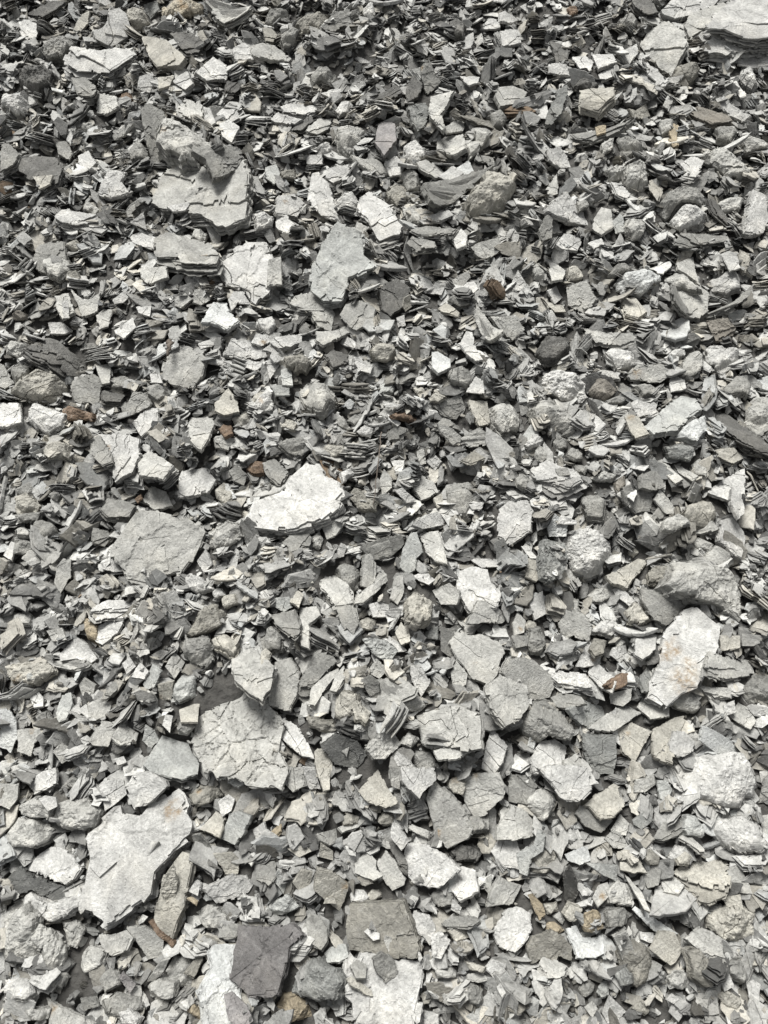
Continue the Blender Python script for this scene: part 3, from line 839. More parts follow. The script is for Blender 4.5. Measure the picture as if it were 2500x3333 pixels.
p g|26 120 31 116 35 119 35 125 28 128|light grey pebble
k w|12 140 24 131 30 136 40 139 46 148 36 154 30 156 20 150 14 146|bright white slab with wavy lifted sheets and chips on it.|a=the white wavy sheet slab;th=1.1
s g|28 138 36 137 38 142 30 142|small grey chip lying on the white wavy sheet slab.
b l|52 145 60 139 68 142 66 148 55 147|light grey facetted rock
b o|68 146 74 141 75 148 70 153|small brown splintered rock
k d|126 98 140 104 168 128 168 134 150 126 130 108|long dark fan of black edged sheets at the right edge.|a=the long black edged fan
b l|152 96 156 89 170 88 170 112 158 120 150 110|light grey boulder at the right edge of the photo.
b gu|102 124 112 122 120 124 116 135 104 132|blue grey and white rock
s l|93 133 97 131 111 144 106 147 98 140|long light grey block lying diagonally
s l|105 135 110 136 121 143 117 146 108 140|pale narrow block
k lo|132 126 144 124 150 132 144 136 134 131|light layered block with ribbed edge
b l|117 134 122 131 130 137 126 144 120 142|light grey facetted block
s w|132 148 143 141 151 137 151 154 144 160 136 156 127 153|big pale angular flake with a straight dark crack.|a=the big pale flake with a straight crack
s w|143 150 148 148 151 166 147 170 142 160|tall narrow pale flake
s g|72 150 78 148 92 154 90 164 80 167 74 160|dark grey cracked square slab.|a=the dark grey square slab
s l|92 158 96 151 104 160 108 167 100 167|light grey sliver like block
b lo|112 168 118 158 126 155 133 158 136 167 130 174 118 173|pale smooth boulder on the right below a dark grey square slab.|a=the pale smooth boulder
b g|43 154 50 151 60 158 58 167 48 167|olive grey speckled rock
k w|24 157 34 156 36 163 26 164|small white layered cube
s g|83 142 90 139 98 140 99 150 90 152 84 150|grey flat flake with little chips on it
p g|3 143 8 140 13 144 10 149 4 148|light grey pebble near a white wavy sheet slab
b w|105 60 112 58 113 63 102 69 99 66|pale angular flake
b l|112 68 116 62 124 60 127 70 120 78 113 76|light grey rock cracked into ridges
b w|126 60 130 54 138 60 148 60 148 70 138 76 128 70|two lobed pale rock with cracks.|a=the two lobed pale rock
s w|102 80 105 77 112 80 113 86 103 88|pale angular block
b g|139 84 146 77 156 82 154 90 142 88|dark grey smooth rock
s wu|157 80 170 76 170 88 160 86|pale bluish flake at the right edge of the photo.
k o|126 42 140 40 145 48 142 56 132 58|tan crumbly layered rock under a grey layered rock.
T 0 1666
s l|74 20 76 17 88 0 105 0 116 5 123 5 134 13 130 22 118 38 103 42 95 47 82 44 74 30|very large pale grey slab with overlapping plates on the left of the scree.|a=the pale slab with overlapping plates;th=1.5
s w|66 33 73 30 78 36 76 40 67 37|small bluish white rounded flake
b g|8 2 24 0 22 6 10 8|grey rock near the left edge of the photo.
b g|21 8 25 2 33 5 36 13 28 18 22 14|dark grey smooth rounded slab
p l|9 10 14 7 21 11 18 16 11 15|light grey flat pebble
s w|2 28 7 19 10 20 7 31|small white rectangular chip
b g|9 18 16 16 23 22 20 30 9 29|grey rounded rock
s l|35 46 37 35 41 30 46 31 46 42 39 53|long light grey sliver with a slanted edge
k g|60 10 70 12 72 18 68 24 60 22|olive brown layered rock
b l|134 15 145 7 154 10 157 18 148 26 135 28|light grey slab with a rough face
b w|118 43 124 40 134 46 136 50 126 53 120 49|white egg shell like rock.|a=the white egg shell rock
s w|127 32 133 24 137 34 132 40|light grey pointed flake
p w|136 51 142 49 145 54 139 57|small white smooth pebble
p lo|141 55 150 53 152 60 145 64|small buff pebble
b go|122 80 130 64 140 58 148 66 147 74 136 79 125 82|dark olive grey triangular boulder.|a=the dark olive triangular boulder
b g|114 84 122 80 136 82 137 96 133 102 122 98|large grey boulder below the dark olive triangular boulder.
b lo|136 80 143 77 154 82 150 90 138 86|light buff cracked rock
k w|58 66 62 61 70 57 80 57 86 60 80 69 62 71|white rock split into rough leaves.|a=the white rough leafy rock
b y|53 69 56 67 63 75 63 86 56 82|yellow brown rusted rock end.|a=the yellow brown rusted end
s w|63 74 72 70 80 70 76 78 66 86 62 84|white slab with a straight split below a rough leafy rock.
s w|39 92 46 84 51 82 57 86 63 95 58 98 50 95 40 97|smooth white curved slab with a scooped lower edge.|a=the smooth white curved slab
k l|35 100 44 95 60 98 62 102 50 104 38 103|light grey stack under the smooth white curved slab.
b lo|1 99 16 96 32 99 34 103 22 114 8 112 3 106|brown and buff crusty rock with a grey blue lens.|st=10 109 4;a=the brown crusty rock
b lu|16 105 20 104 22 108 17 109|small blue grey lump set on the brown crusty rock.
s w|79 98 84 94 88 100 82 105|small white upright chip
s w|85 107 90 97 96 103 93 108|white angular chip
s lu|93 112 99 98 105 103 100 113 95 116|pale bluish grey flake
s lo|102 112 112 110 111 122 103 122|pale square flake with an orange rust corner.|st=102 121 3;a=the square flake with a rust corner
b lu|113 112 118 105 126 106 128 120 116 126 112 120|light bluish grey rock with crystals
s lo|116 128 129 123 128 136 117 136|smooth pale trapezoid flake
s l|107 100 113 91 120 97 113 108|grey flat flake
s w|150 92 153 84 163 88 178 101 174 113 162 107 152 103|large light grey slab with stepped top beside a crazed pale slab.|a=the light grey stepped slab
s l|125 145 130 123 136 118 142 106 150 103 158 107 170 117 184 136 180 155 186 166 182 180 172 178 158 176 150 172 140 172 132 168 128 160 124 152|huge pale crazed slab covered with a net of fine cracks.|a=the huge crazed slab;th=1.4;dz=-0.004;tk=0.5
s lu|93 164 105 145 122 150 129 163 128 170 118 174 108 172 97 168|smooth blue grey slab with a pointed left corner.|a=the smooth blue grey slab
s l|57 148 66 135 72 136 80 131 79 137 73 144 70 152 60 151|white and pale plate split by a jagged crack.|a=the plate with a jagged crack
s l|72 146 78 137 90 143 88 149 78 151|light flake right of a jagged crack
s lu|92 148 94 138 100 142 103 148 97 154|bluish white crumpled flake
b g|114 142 118 135 126 141 121 148 115 147|small olive grey rock
s w|105 138 107 131 112 132 110 143|small pale block
s wu|-2 128 4 127 10 134 11 147 7 156 -2 152|bluish white flake at the left edge of the photo.|a=the bluish white flake at the left edge
s l|11 141 25 140 29 144 22 150 20 158 11 155|light flake with an orange streak.|st=20 142 2.5
s lu|36 130 40 119 46 117 47 124 43 134 38 136|pale bluish mottled flake
s w|19 120 24 115 28 120 28 126 22 127|small white cracked flake
s l|51 112 55 107 62 112 60 121 53 119|light grey angular flake
s l|34 155 40 149 47 154 46 160 40 163|light flake with a cut corner
b g|22 133 30 129 35 136 28 141|grey cracked rock
s l|57 124 66 120 72 125 70 132 58 135|light grey slab tucked in
k g|66 124 72 112 78 107 76 116 70 124|grey stack of leaning sheets
s l|30 77 40 75 43 83 34 84|light grey flat flake
b l|7 70 14 63 20 65 18 72 10 74|light rock with a brown tinge
s w|74 160 80 158 82 162 76 164|tiny white chip
b d|70 150 76 147 80 154 76 160 71 157|small dark lichen brown lump
T 833 1666
k g|17 22 30 9 36 18 34 26 22 30|olive grey layered rock under the very large white slab.
b l|38 16 42 12 45 22 42 27 38 24|light grey rounded block
s l|42 8 48 5 58 7 52 15 46 18|light grey folded flake
k g|69 25 78 20 94 15 96 22 88 32 76 35|broad grey rock with slanted grain.|a=the broad slant grained rock
s w|52 26 55 20 59 22 57 29 53 30|white curled chip
k w|100 10 110 2 118 0 130 6 120 11 108 13|white leafy rock with thin overlapping sheets.|a=the white leafy rock at the centre right
s l|106 14 118 12 122 24 124 34 116 32 110 26|pale peeling slab of cracked squares.|a=the pale peeling slab
s lu|95 24 100 14 104 13 108 26 104 30 103 38 98 41 93 36|smooth bluish grey hanging slab.|a=the bluish hanging slab
s w|138 30 150 30 162 32 160 35 146 36|white ribbed flake
s w|157 -2 164 -8 175 -8 179 -2 178 12 164 21 156 16|white angular slab with a dark right rim.|a=the white slab with a dark rim;th=1.2
k l|40 40 45 36 55 40 60 50 64 75 60 81 54 76 48 60 42 52|large curved pale rock with layered left side like bark.|a=the curved bark like rock;th=1.3
b g|54 34 58 31 70 38 68 50 62 53 56 44|grey block with a small pale cap.|a=the grey block with a pale cap
s l|69 48 70 28 74 27 78 33 77 48 74 50|upright pale rectangular stick shaped rock.|a=the pale stick shaped rock
s l|63 58 66 53 76 46 82 36 90 37 88 42 78 52 70 58|long curved light grey slab behind the pale stick shaped rock.
s w|130 46 132 38 140 35 150 37 152 45 158 55 156 62 146 60 139 64 131 52|large white angular boulder with a triangular slab at its foot.|a=the large white angular boulder;th=1.3
s l|138 72 145 57 156 61 164 69 160 72|pale triangular slab at the foot of the large white angular boulder.
s w|100 42 105 40 112 40 116 44 112 47|light flake lying flat
b lo|99 56 104 47 112 52 116 60 114 72 106 75 100 70|lumpy cream conglomerate rock.|a=the lumpy conglomerate
s l|114 51 125 46 132 52 130 60 120 60|grey flat rough slab
s w|73 60 79 58 87 60 85 68 76 68|white topped flake
s l|87 56 90 42 95 41 96 52 92 60|light grey leaning slab
b lo|65 73 68 67 77 70 76 78 68 78|small brown buff rock
s lu|9 60 12 56 21 55 23 62 18 65|small pale bluish flake
s lo|22 58 25 50 31 53 28 62|small tan flake
s l|28 61 39 61 42 67 34 73 34 88 29 86|pale bone shaped flake standing up.|a=the bone shaped flake
k g|8 67 26 64 28 80 24 85 14 76|grey rock with curved peeled layers
b g|0 77 10 74 17 82 14 90 2 92|grey rounded rock beside a tan elongated chip
b lo|3 92 6 87 9 90 6 103 2 101|tan elongated chip lying on the pale slab.
s l|-2 88 3 94 12 100 10 112 4 122 -2 118 -14 108 -16 95|large pale slab with a rough pitted face.|a=the pale pitted slab
s l|8 120 12 97 22 94 28 104 27 116 22 129 10 126|pale rock with stepped plates in the lower middle.|a=the pale stepped plates
k g|28 116 34 100 38 91 50 94 52 98 40 114 32 130 28 124|dark sided rock of upright layers.|a=the dark sided upright rock
k l|34 130 36 117 46 106 55 100 52 108 44 120 38 132|fan of pale upright plates
k l|48 119 52 106 57 100 57 110 52 120|narrow pale upright flake
b lo|50 122 54 117 64 118 66 132 62 142 50 136|buff block split by cracks
b lo|62 124 66 121 75 130 71 139 65 135|pale block separated from a buff block by a black crack.
s lu|69 83 74 81 84 83 92 90 86 98 76 92|pale bluish slab with crusty lower edge.|a=the crusty bluish slab
s w|82 82 86 80 92 84 98 90 92 91|small white chipped flake with a brown fleck
s lo|90 78 94 71 99 78 100 84 94 86|light beige flake
b gu|109 81 115 74 119 75 118 84 110 83|dark blue grey triangular shard.|a=the dark blue grey triangle
s g|119 74 128 78 130 90 127 95 120 90|grey slab tucked behind a large smooth slab
s l|125 85 129 78 142 80 145 79 158 85 161 91 156 106 150 112 140 108 135 100 130 94|large smooth pale slab with a rounded bottom right of centre.|a=the large smooth pale slab;th=1.4;st=142 98 1.5
s l|158 104 163 95 180 96 194 108 190 120 178 122|light smooth slab with a rounded right rim.|a=the light slab with a rounded rim
s l|150 112 160 106 176 112 178 124 172 134 162 139 154 128|pale bluish tinged slab under the light slab with a rounded rim.
s l|126 104 130 96 137 105 136 112 128 115|light grey upright flake
s w|99 100 106 99 113 110 107 120 101 110|light grey tongue shaped flake.|a=the tongue shaped flake
s l|72 104 78 95 86 102 80 108|bluish grey slab leaning
k l|79 126 80 110 92 106 104 116 103 121 94 126 92 134 86 138 78 130|large pale layered rock with curled left edge.|a=the pale rock with a curled edge;th=1.3
k g|68 110 73 106 80 112 80 126 75 125|shaded stack of upright sheets left of a pale rock with a curled edge.
b l|95 122 106 121 111 127 106 132 96 132|light grey block
s l|104 132 130 125 143 130 146 153 139 154 122 152 115 154 107 150|very large flat pale slab with a cracked corner.|a=the very large flat slab;th=1.3
s l|115 154 122 152 139 154 130 160 118 160|grey lower edge flake under the very large flat slab.
s w|13 138 18 133 26 138 34 150 38 160 30 158 20 150 14 144|white slab with two long straight cracks.|a=the white slab with straight cracks
s w|9 146 15 146 19 152 16 160 11 152|white crumbly flake
b go|32 135 38 134 48 138 52 143 44 146 34 141|olive brown rock
s du|42 152 52 144 66 148 72 158 66 166 52 164|dark blue grey slab split in two.|a=the dark split slab
s lo|38 155 40 153 50 154 49 172 39 172|pale upright rectangular slab.|a=the pale upright rectangle
s l|71 153 78 144 88 141 94 150 84 160 76 160|grey slab with a round warty face.|a=the warty grey slab
s w|89 160 91 155 98 160 104 168 96 172|pale bent flake
b g|102 165 103 154 113 156 117 166 108 172|small grey block with a flat front
s w|146 166 150 148 152 138 163 152 160 162 154 170|tall pale slab with long cracks.|a=the tall pale slab with long cracks
b l|95 146 99 142 106 147 100 154 92 150|light grey shattered block
T 1666 1666
b w|35 18 36 10 50 8 58 14 64 20 66 28 60 42 50 46 40 42 36 30|lumpy bright white crystalline boulder.|a=the lumpy white boulder;th=1.5
s wu|23 10 28 1 36 8 35 16 24 16|bluish smooth flake on the upper left of the lumpy white boulder.
s w|29 8 32 2 42 6 42 8|small cream flake lying on top of the lumpy white boulder.
s gu|18 30 20 18 32 20 36 30 34 38 26 45 20 42|dark blue grey slab leaning on the lumpy white boulder.
s lo|9 42 10 30 20 31 23 38 16 45|light buff square flake
s w|6 22 11 23 17 30 12 30|small white flake with a sharp tip
s lo|61 41 70 37 85 28 88 33 78 44 75 49 66 46|buff grey slab with a bent shape like a boot.|a=the buff boot shaped slab
b go|89 38 94 33 102 33 106 42 100 48 90 44|grey brown nodule with a gritty skin.|a=the gritty nodule
s w|135 18 136 5 143 3 150 13 151 18 149 30 145 28 140 23|white upright flake with orange specks.|st=147 6 2;a=the white flake with orange specks
s l|124 32 134 22 144 28 146 34 140 36|pale curved slab under the white flake with orange specks.
b l|118 20 123 17 131 22 129 28 120 25|light grey smooth flake
b l|100 5 110 0 116 2 117 8 106 12 101 10|light grey block with a straight edge
k l|113 13 122 6 130 6 134 12 122 16 114 16|pale splintered stack
b l|104 48 112 28 124 30 140 38 150 44 152 60 148 78 138 66 120 60 110 54|very large pale cracked boulder half buried on the right.|a=the half buried pale boulder;th=1.2
s g|86 50 98 50 116 60 110 66 100 74 92 70 86 58|shaded grey slab with a curved rim on the right.|a=the shaded slab with a curved rim
s w|98 82 103 73 112 63 118 61 136 74 134 84 128 100 120 114 110 118 100 127 88 120 95 100|large pale slab with brown stains on its lower half.|a=the brown stained slab;st=103 90 9;st=113 106 13;th=1.7;ss=0.85
s gu|83 108 90 98 94 100 97 106 90 116 86 116|dark blue grey shard beside the brown stained slab.
s w|80 82 90 75 94 80 93 89 85 95 80 92|white smooth flake with a chipped corner.|a=the white smooth flake
s w|64 93 66 88 74 86 76 93 70 98|pale grey flake with a broken edge
s l|66 80 74 84 68 89|small pale triangular chip
s w|42 100 50 83 58 93 58 98 49 100|white pointed flake with an ochre ring.|st=53 96 2
s w|49 98 56 98 62 104 68 108 65 117 58 114 50 106|white angular flake below an ochre ringed flake
k w|15 98 20 99 30 104 48 107 52 117 44 117 30 114 24 108|white curved slab with laminated rim and crusty face.|a=the white curved laminated slab
b r|64 112 72 104 79 105 78 112 70 116|small brown rock with dark facets
s l|63 118 70 116 78 114 77 122 72 126 64 124|light grey block with a flat face
b g|5 140 7 134 16 126 22 124 32 132 40 144 38 152 24 148 18 156 8 152|large olive brown mottled boulder.|a=the olive brown mottled boulder;th=1.3
s g|25 120 32 117 44 119 48 124 36 127 28 126|grey pinkish slab
s lu|33 128 46 122 58 126 60 134 52 141 46 138|broad blue grey slab right of a large olive brown mottled boulder.|a=the broad blue grey slab
s l|50 140 62 130 70 126 86 129 72 138 66 142|light grey pointed slab
s gu|46 152 47 144 54 145 68 145 68 160 66 170 52 168|blue grey square slab left of a cream triangular slab.|a=the blue grey square slab
s lo|68 140 78 136 84 139 91 142 84 154 80 162 72 155|cream triangular slab with a small rust spot.|st=75 143 2;a=the cream triangular slab
s l|81 126 86 118 90 122 102 127 102 132 90 134|light grey flake under the brown stained slab's foot.
b l|106 124 108 119 118 115 124 122 125 128 119 134 110 130|light grey smooth boulder at the foot of the brown stained slab.
s lo|91 150 92 140 104 134 113 132 110 140 103 152 104 164 92 158|light buff slab with thick rounded side.|a=the light buff thick slab
s w|102 150 105 142 112 142 119 149 116 156 108 159 102 155|cream round flake in the cradle of a light buff slab.|a=the cream round flake
s wu|122 148 124 139 132 142 142 148 148 156 144 160 132 156|pale bluish smooth rock.|a=the pale bluish smooth rock
s w|137 125 144 122 145 130 138 132|small white chip with a crystalline face
b g|150 115 158 104 168 106 168 126 158 128 152 124|large grey boulder at the right edge of the photo.
k l|121 113 130 114 142 114 142 122 128 122|light layered block lying level
k l|128 90 138 95 156 98 158 108 140 112 124 108|broad stack of thin shaded sheets.|a=the broad shaded sheet stack
b g|11 88 14 76 20 75 23 84 23 96 14 96|light grey blue rounded block.|a=the grey blue rounded block
s l|30 72 36 64 46 66 52 74 50 84 40 80 32 84|grey slab with an olive right end.|a=the grey slab with an olive end
b go|51 88 54 80 62 82 60 92 55 93|small olive brown rock
b w|53 77 58 70 66 67 71 74 66 80|white facetted rock
b lo|75 64 80 58 88 60 92 70 84 74 77 72|light buff fractured rock
s w|11 58 20 51 22 66 15 70|smooth pale upright flake.|a=the smooth pale upright flake
b l|51 54 56 49 64 48 65 56 58 60 52 60|light grey cracked rock
s w|65 50 70 48 80 58 76 61 68 55|long white block slanting down
p lo|10 74 13 70 17 72 16 77 11 77|small round pebble
p lo|77 24 80 22 83 26 80 30 77 28|small round buff pebble near a buff boot shaped slab
s l|1 72 4 65 9 70 8 78 2 80|small flake with an orange brown lower part.|st=6 76 2
s l|140 132 146 124 154 127 158 135 154 142|grey curved flake
s lo|134 80 148 80 148 88 136 90|brown layered ledge right of the brown stained slab.
s w|12 160 20 148 28 147 36 152 34 165 26 170 14 168|pale cracked slab in front of the olive brown mottled boulder.|a=the pale cracked slab by the olive boulder
s l|34 160 42 156 50 168 44 172 34 171|pale cracked flake right of a pale cracked slab
k g|0 80 12 80 10 88 3 90|fan of thin grey sheets
T 0 2499
s w|50 92 58 58 56 48 60 40 78 24 79 29 91 31 96 25 115 13 119 16 122 24 120 45 112 54 100 68 98 82 86 90 66 104 60 95|huge bright white slab with a yellow brown spot at its upper right.|a=the huge bright white slab;st=112 27 7;th=1.7;ss=1.0;tk=0.75
s w|82 12 86 4 97 2 107 9 108 12 100 20 92 25 87 27|white rough flake at the top of the huge bright white slab.|a=the white rough flake
s lo|100 92 104 78 108 66 116 55 124 57 123 68 120 86 114 100 110 112 104 108 99 98|long buff rock lying right of the huge bright white slab.|a=the long buff rock;th=1.5
s gp|99 64 108 64 104 74 99 80 96 76|dark purple grey rock patch between the huge white slab and long buff rock.
s lo|105 72 112 63 115 72 114 84 108 88 104 80|white crumbly crust lying on the long buff rock.
b l|0 46 10 32 24 34 32 41 28 50 20 55 2 52|light grey pitted slab at the lower left.|a=the light grey pitted slab
b l|28 35 34 25 52 18 60 30 57 42 42 44 32 40|large light grey knobbly boulder.|a=the knobbly boulder;th=1.3
b l|9 28 20 20 30 24 28 36 20 34|light grey rough rock tucked behind the knobbly boulder.
s w|25 20 29 18 36 19 37 25 31 28|smooth white flat pebble like flake
s w|17 9 28 2 36 0 36 10 22 17|pale grey slab with a flat right end
s w|64 12 68 7 80 8 82 17 74 24 68 28|pale folded flake with a raised square.|a=the pale folded flake
s w|59 24 63 16 67 20 64 25|small white chip with a clean face
s w|16 66 24 57 34 51 48 57 52 66 48 72 42 76 28 69|white slab with brown edged layers.|a=the white slab with brown edges
b g|33 55 36 47 44 44 48 50 46 57|rounded grey rock resting on the white slab with brown edges.
s du|5 72 10 66 14 64 22 72 42 77 44 90 36 88 28 83 20 79 12 82|dark slate slab with a pale speckled right end.|a=the dark slate slab
b w|12 86 18 80 22 84 30 90 44 86 48 78 50 88 44 98 34 103 20 100|smooth rounded pale boulder under the dark slate slab.|th=1.3
b l|18 104 24 101 41 103 44 118 45 134 48 138 42 146 32 146 28 120 20 112|large nodular pale rock with column like shape.|a=the nodular column rock;th=1.4
b l|-3 102 10 92 19 100 21 120 20 130 -3 136|large grey boulder with pale crust at the left edge.|a=the crusted boulder at the left edge
b w|2 136 12 134 20 138 22 146 16 152 2 150|pale angular rock at the lower left
b l|42 102 50 99 56 106 50 120 45 118|pale cracked block
b l|50 122 56 114 66 118 64 130 54 136 50 130|light grey cracked block
s l|64 108 72 108 82 105 86 110 82 118 72 122 66 116|white banded block with a brown lower edge.|a=the white banded block
s l|82 104 94 103 106 112 106 122 96 124 88 112|smooth light grey flake
b r|95 100 99 99 104 108 112 116 111 122 104 112|curved rust brown splinter.|a=the curved rust splinter
b l|106 134 112 122 122 122 124 140 122 148 112 144|light olive grey rock
k go|120 136 126 126 131 118 132 126 126 140|olive grey leaning shard
b l|125 94 132 88 140 90 144 98 142 106 132 106|light grey rounded crusty rock
s wu|128 144 138 128 135 120 140 114 156 114 158 124 157 150 158 166 132 170 132 156|large bluish white slab at the bottom of the scree.|a=the large bluish white slab;th=1.3
s gv|145 147 150 145 160 154 164 164 156 170 148 164|purple grey plate lying on the large bluish white slab.
s w|132 78 148 70 160 70 164 76 158 84 140 88|white slab pocked with dark pits.|a=the white pocked slab
s w|122 80 126 74 130 74 128 83|small pale flake with a triangular shape
b y|120 84 124 83 128 86 127 90|small tan chip
s lo|138 56 150 55 156 60 154 69 146 69|beige pebble dotted with dark specks.|a=the beige dotted pebble
k d|115 50 122 54 136 62 143 69 136 67 124 58|dark thin plate lying aslant
s g|124 44 130 42 136 52 136 59 128 54|curved grey flake standing up
s lu|143 46 148 30 154 28 162 31 158 42 152 50|bluish white flake with grey specks.|a=the bluish speckled flake
s lo|129 40 140 28 146 32 142 45|buff grey slab with dark specks
b go|123 20 130 13 142 14 145 20 128 28|grey brown rock with an orange stain.|st=129 16 2.5
s w|141 22 148 17 152 20 150 28 144 32|white crumbling flake
s wu|147 8 152 -4 164 -2 160 8 154 12|pale bluish leaf shaped flake on the huge crazed slab.
b g|38 16 42 10 49 3 52 10 46 16|small olive grey stone
s l|0 10 12 10 11 20 6 27 -2 24|pale layered block at the left edge
k g|142 104 152 101 158 102 152 112 141 112|grey curved shell like flake
b g|64 138 72 128 80 134 78 142 68 148|grey layered rock
s gv|77 136 80 132 88 140 84 146|small purple grey chip
b g|68 150 76 144 92 148 94 158 80 164 70 158|light grey splintered rock
b l|92 144 100 138 110 142 110 152 98 155|grey angular rock
s l|95 138 104 126 110 124 106 132 100 138|narrow grey upright flake
s l|30 148 36 153 42 156 60 166 48 172 32 168|pale slab with a tan inner edge at the bottom edge.|st=34 156 3
b y|119 158 126 154 132 160 130 166|small tan brown rock
b l|14 160 20 156 32 158 30 166 18 166|light grey rough rock at the bottom edge
b w|75 158 84 156 90 162 88 168 78 168|small white capped crumbly rock
k g|52 150 62 148 64 156 54 160|grey thin sheets
T 833 2499
s l|110 20 114 9 124 16 134 26 141 40 138 46 124 53 118 46 114 34|large pale slab with a rounded right shoulder and an orange foot.|a=the pale slab with an orange foot;st=118 42 2.5;th=1.4
s l|132 10 138 5 148 3 158 3 162 12 160 20 150 28 142 34 135 22|pale cracked slab with a rusty top edge.|a=the slab with a rusty top edge;st=142 5 3
b lo|122 10 130 6 136 10 134 20 128 18|buff rock with an orange crust.|st=129 8 3
s w|96 60 98 49 112 50 122 56 132 66 126 72 118 78 104 76 98 70|bright white pillow shaped slab with layered edges.|a=the white pillow shaped slab;th=1.4
s w|126 70 132 63 142 66 144 80 132 86 125 78|pale cracked rock
s l|78 62 84 54 90 60 97 72 96 76 88 80 82 72|smooth grey slab with a tapered lower end.|a=the smooth tapered grey slab
s w|87 42 88 36 93 38 99 48 94 54 88 46|white bent flake with an ochre left edge.|st=86 50 2.5
k d|86 48 92 50 98 64 98 74 93 68|dark layered shard
s l|64 62 72 53 78 60 78 66 82 70 76 73 64 68|pale facetted flake left of a smooth tapered grey slab.|a=the pale facetted flake
s lo|38 80 40 66 50 68 60 76 58 84 54 93 48 88|pale beige pentagon slab with an orange right edge.|a=the beige pentagon slab;st=58 77 3
s lo|44 88 46 84 51 84 52 88|small cream chip lying on the beige pentagon slab.
b w|61 82 64 78 70 79 74 84 70 89 62 87|small white speckled block
b lo|72 84 76 78 82 78 82 84 76 87|small ochre tinted block
s lo|66 15 79 1 84 10 92 22 84 26 72 22|brown grey triangular slab with a pale left edge.|a=the brown grey triangle
s w|94 0 116 0 117 8 108 16 106 20 96 10|pale slab crossed with cracks at the top of the lower middle.|a=the pale crossed slab
s l|87 0 94 0 93 14 88 12|narrow pale standing slab
s lo|39 0 48 0 48 14 44 15|tall beige flake with a split top
s w|30 0 38 0 42 14 36 14 31 8|white chipped upright flake
s l|15 0 30 0 32 12 24 16 18 10|pale slab cut by a vertical crack
s g|14 28 18 19 23 22 27 29 24 37|dark grey diamond shaped flake.|a=the dark diamond flake
p go|73 27 77 23 82 26 81 31 75 32|small olive grey round pebble
p go|79 36 83 30 90 32 88 40 82 41|grey olive lump
p go|55 33 60 28 67 31 66 36 57 38|olive brown round lump
k l|53 40 66 33 71 34 66 40 56 44|light fan of splayed sheets
k l|96 38 100 36 112 42 111 48 104 44|stack of wavy light sheets
s g|39 43 52 39 53 48 48 50 41 47|dark grey square flake
s lo|20 52 32 50 36 54 28 58|pale beige flat stone
s lo|41 58 42 49 50 55 50 60|beige tinted flake
s lo|24 75 30 66 37 68 34 80 28 80|cream layered chip
s w|-2 40 5 35 7 43 0 47|white flake with speckles
k y|0 56 8 44 16 36 16 42 6 54|yellow olive splinter rock.|a=the yellow olive splinter
s lu|11 72 15 66 20 76 18 82|small bluish flake
b lu|4 94 8 88 20 82 26 92 16 98 6 97|grey blue facetted rock
s g|0 62 12 60 13 70 8 76 0 72|grey flat block
s gp|-18 136 -15 118 -12 102 8 103 24 101 30 108 22 116 18 134 14 147 -6 148|large dark purple grey slab at the bottom of the scree.|a=the large dark purple slab;th=1.3
k g|30 108 34 94 42 98 46 106 46 116 42 124 32 116|grey slab with curved layers right of the large dark purple slab.
b gu|20 134 24 122 36 124 48 132 50 142 46 154 36 156 22 150|dark bluish weathered boulder with olive rim.|a=the dark weathered boulder;th=1.2
b y|12 164 18 150 26 148 34 156 39 168 12 170|tan yellow boulder at the bottom edge.|a=the tan boulder at the bottom edge
s lu|44 120 48 116 58 114 60 122 54 126 46 126|pale blue grey flat slab
s go|58 106 60 89 78 88 95 87 100 100 106 118 104 124 84 122 60 118|olive grey slab with a vertical band and chips scattered on it.|a=the chip strewn slab;th=1.2
s w|56 140 58 124 76 120 90 124 108 126 108 138 104 166 84 172 64 168 60 150|huge white slab with a flaked upper half at the bottom.|a=the huge flaked slab at the bottom;th=1.8
s lo|59 136 62 135 75 144 77 148 72 147 62 141|long cream chip lying on the huge flaked slab at the bottom.
s w|70 106 72 104 80 107 80 111 76 112|small pale chip lying on the chip strewn slab.
s l|83 112 84 109 90 111 86 120|pale grey chip at the lower edge of the chip strewn slab.
s g|61 128 66 123 72 128 71 136 65 136|grey flake on the left of the huge flaked slab.
s g|76 124 82 120 90 125 92 134 84 139 78 132|dark stained flake on the top of the huge flaked slab.
k w|101 102 102 93 112 96 116 106 116 118 112 120 106 112|leaning stack of white edged sheets.|a=the white edged sheets
s w|114 108 120 106 126 112 120 124 114 122|pale crumbling slab
b g|112 84 118 78 126 82 127 90 118 92|grey rock with a flat face
s w|127 86 133 91 132 95 126 92|white chip with a bright face
s lo|125 106 130 100 136 101 139 110 130 113|pale cream curved flake.|a=the pale cream curved flake
s w|148 130 153 124 162 127 160 136 154 136|white angular chip
s w|156 142 159 138 162 146 160 150|narrow white chip
s l|150 90 152 82 158 70 164 74 172 76 166 88|light grey triangular flake
k l|148 80 150 72 153 70 152 86|small upright layered stone
b l|117 132 124 129 131 131 130 137 118 138|light rough block
k l|137 134 146 132 151 138 144 140 137 138|pale stack of rounded sheets
b lo|132 122 136 126 148 130 146 134 138 132|olive buff curved chip
b g|137 150 142 142 149 146 148 156 141 156|light olive rock
b w|105 156 112 158 118 160 118 168 106 168|pale rock at the bottom edge
s l|158 28 164 23 172 26 180 38 168 46 160 42 158 36|pale smooth slab at the right of the orange footed slab.
s w|152 54 158 46 168 46 172 56 170 66 160 64|pale cracked flake
p g|134 32 140 30 152 30 152 40 142 42|gritty grey brown lump behind the pale slab with an orange foot.
b d|128 54 132 50 142 48 148 54 144 62 132 61|black crumbly soil like lump in a hollow.|a=the black crumbly lump
k g|120 102 126 96 140 96 145 100 138 106 124 106|grey rock with rough top
T 1666 2499
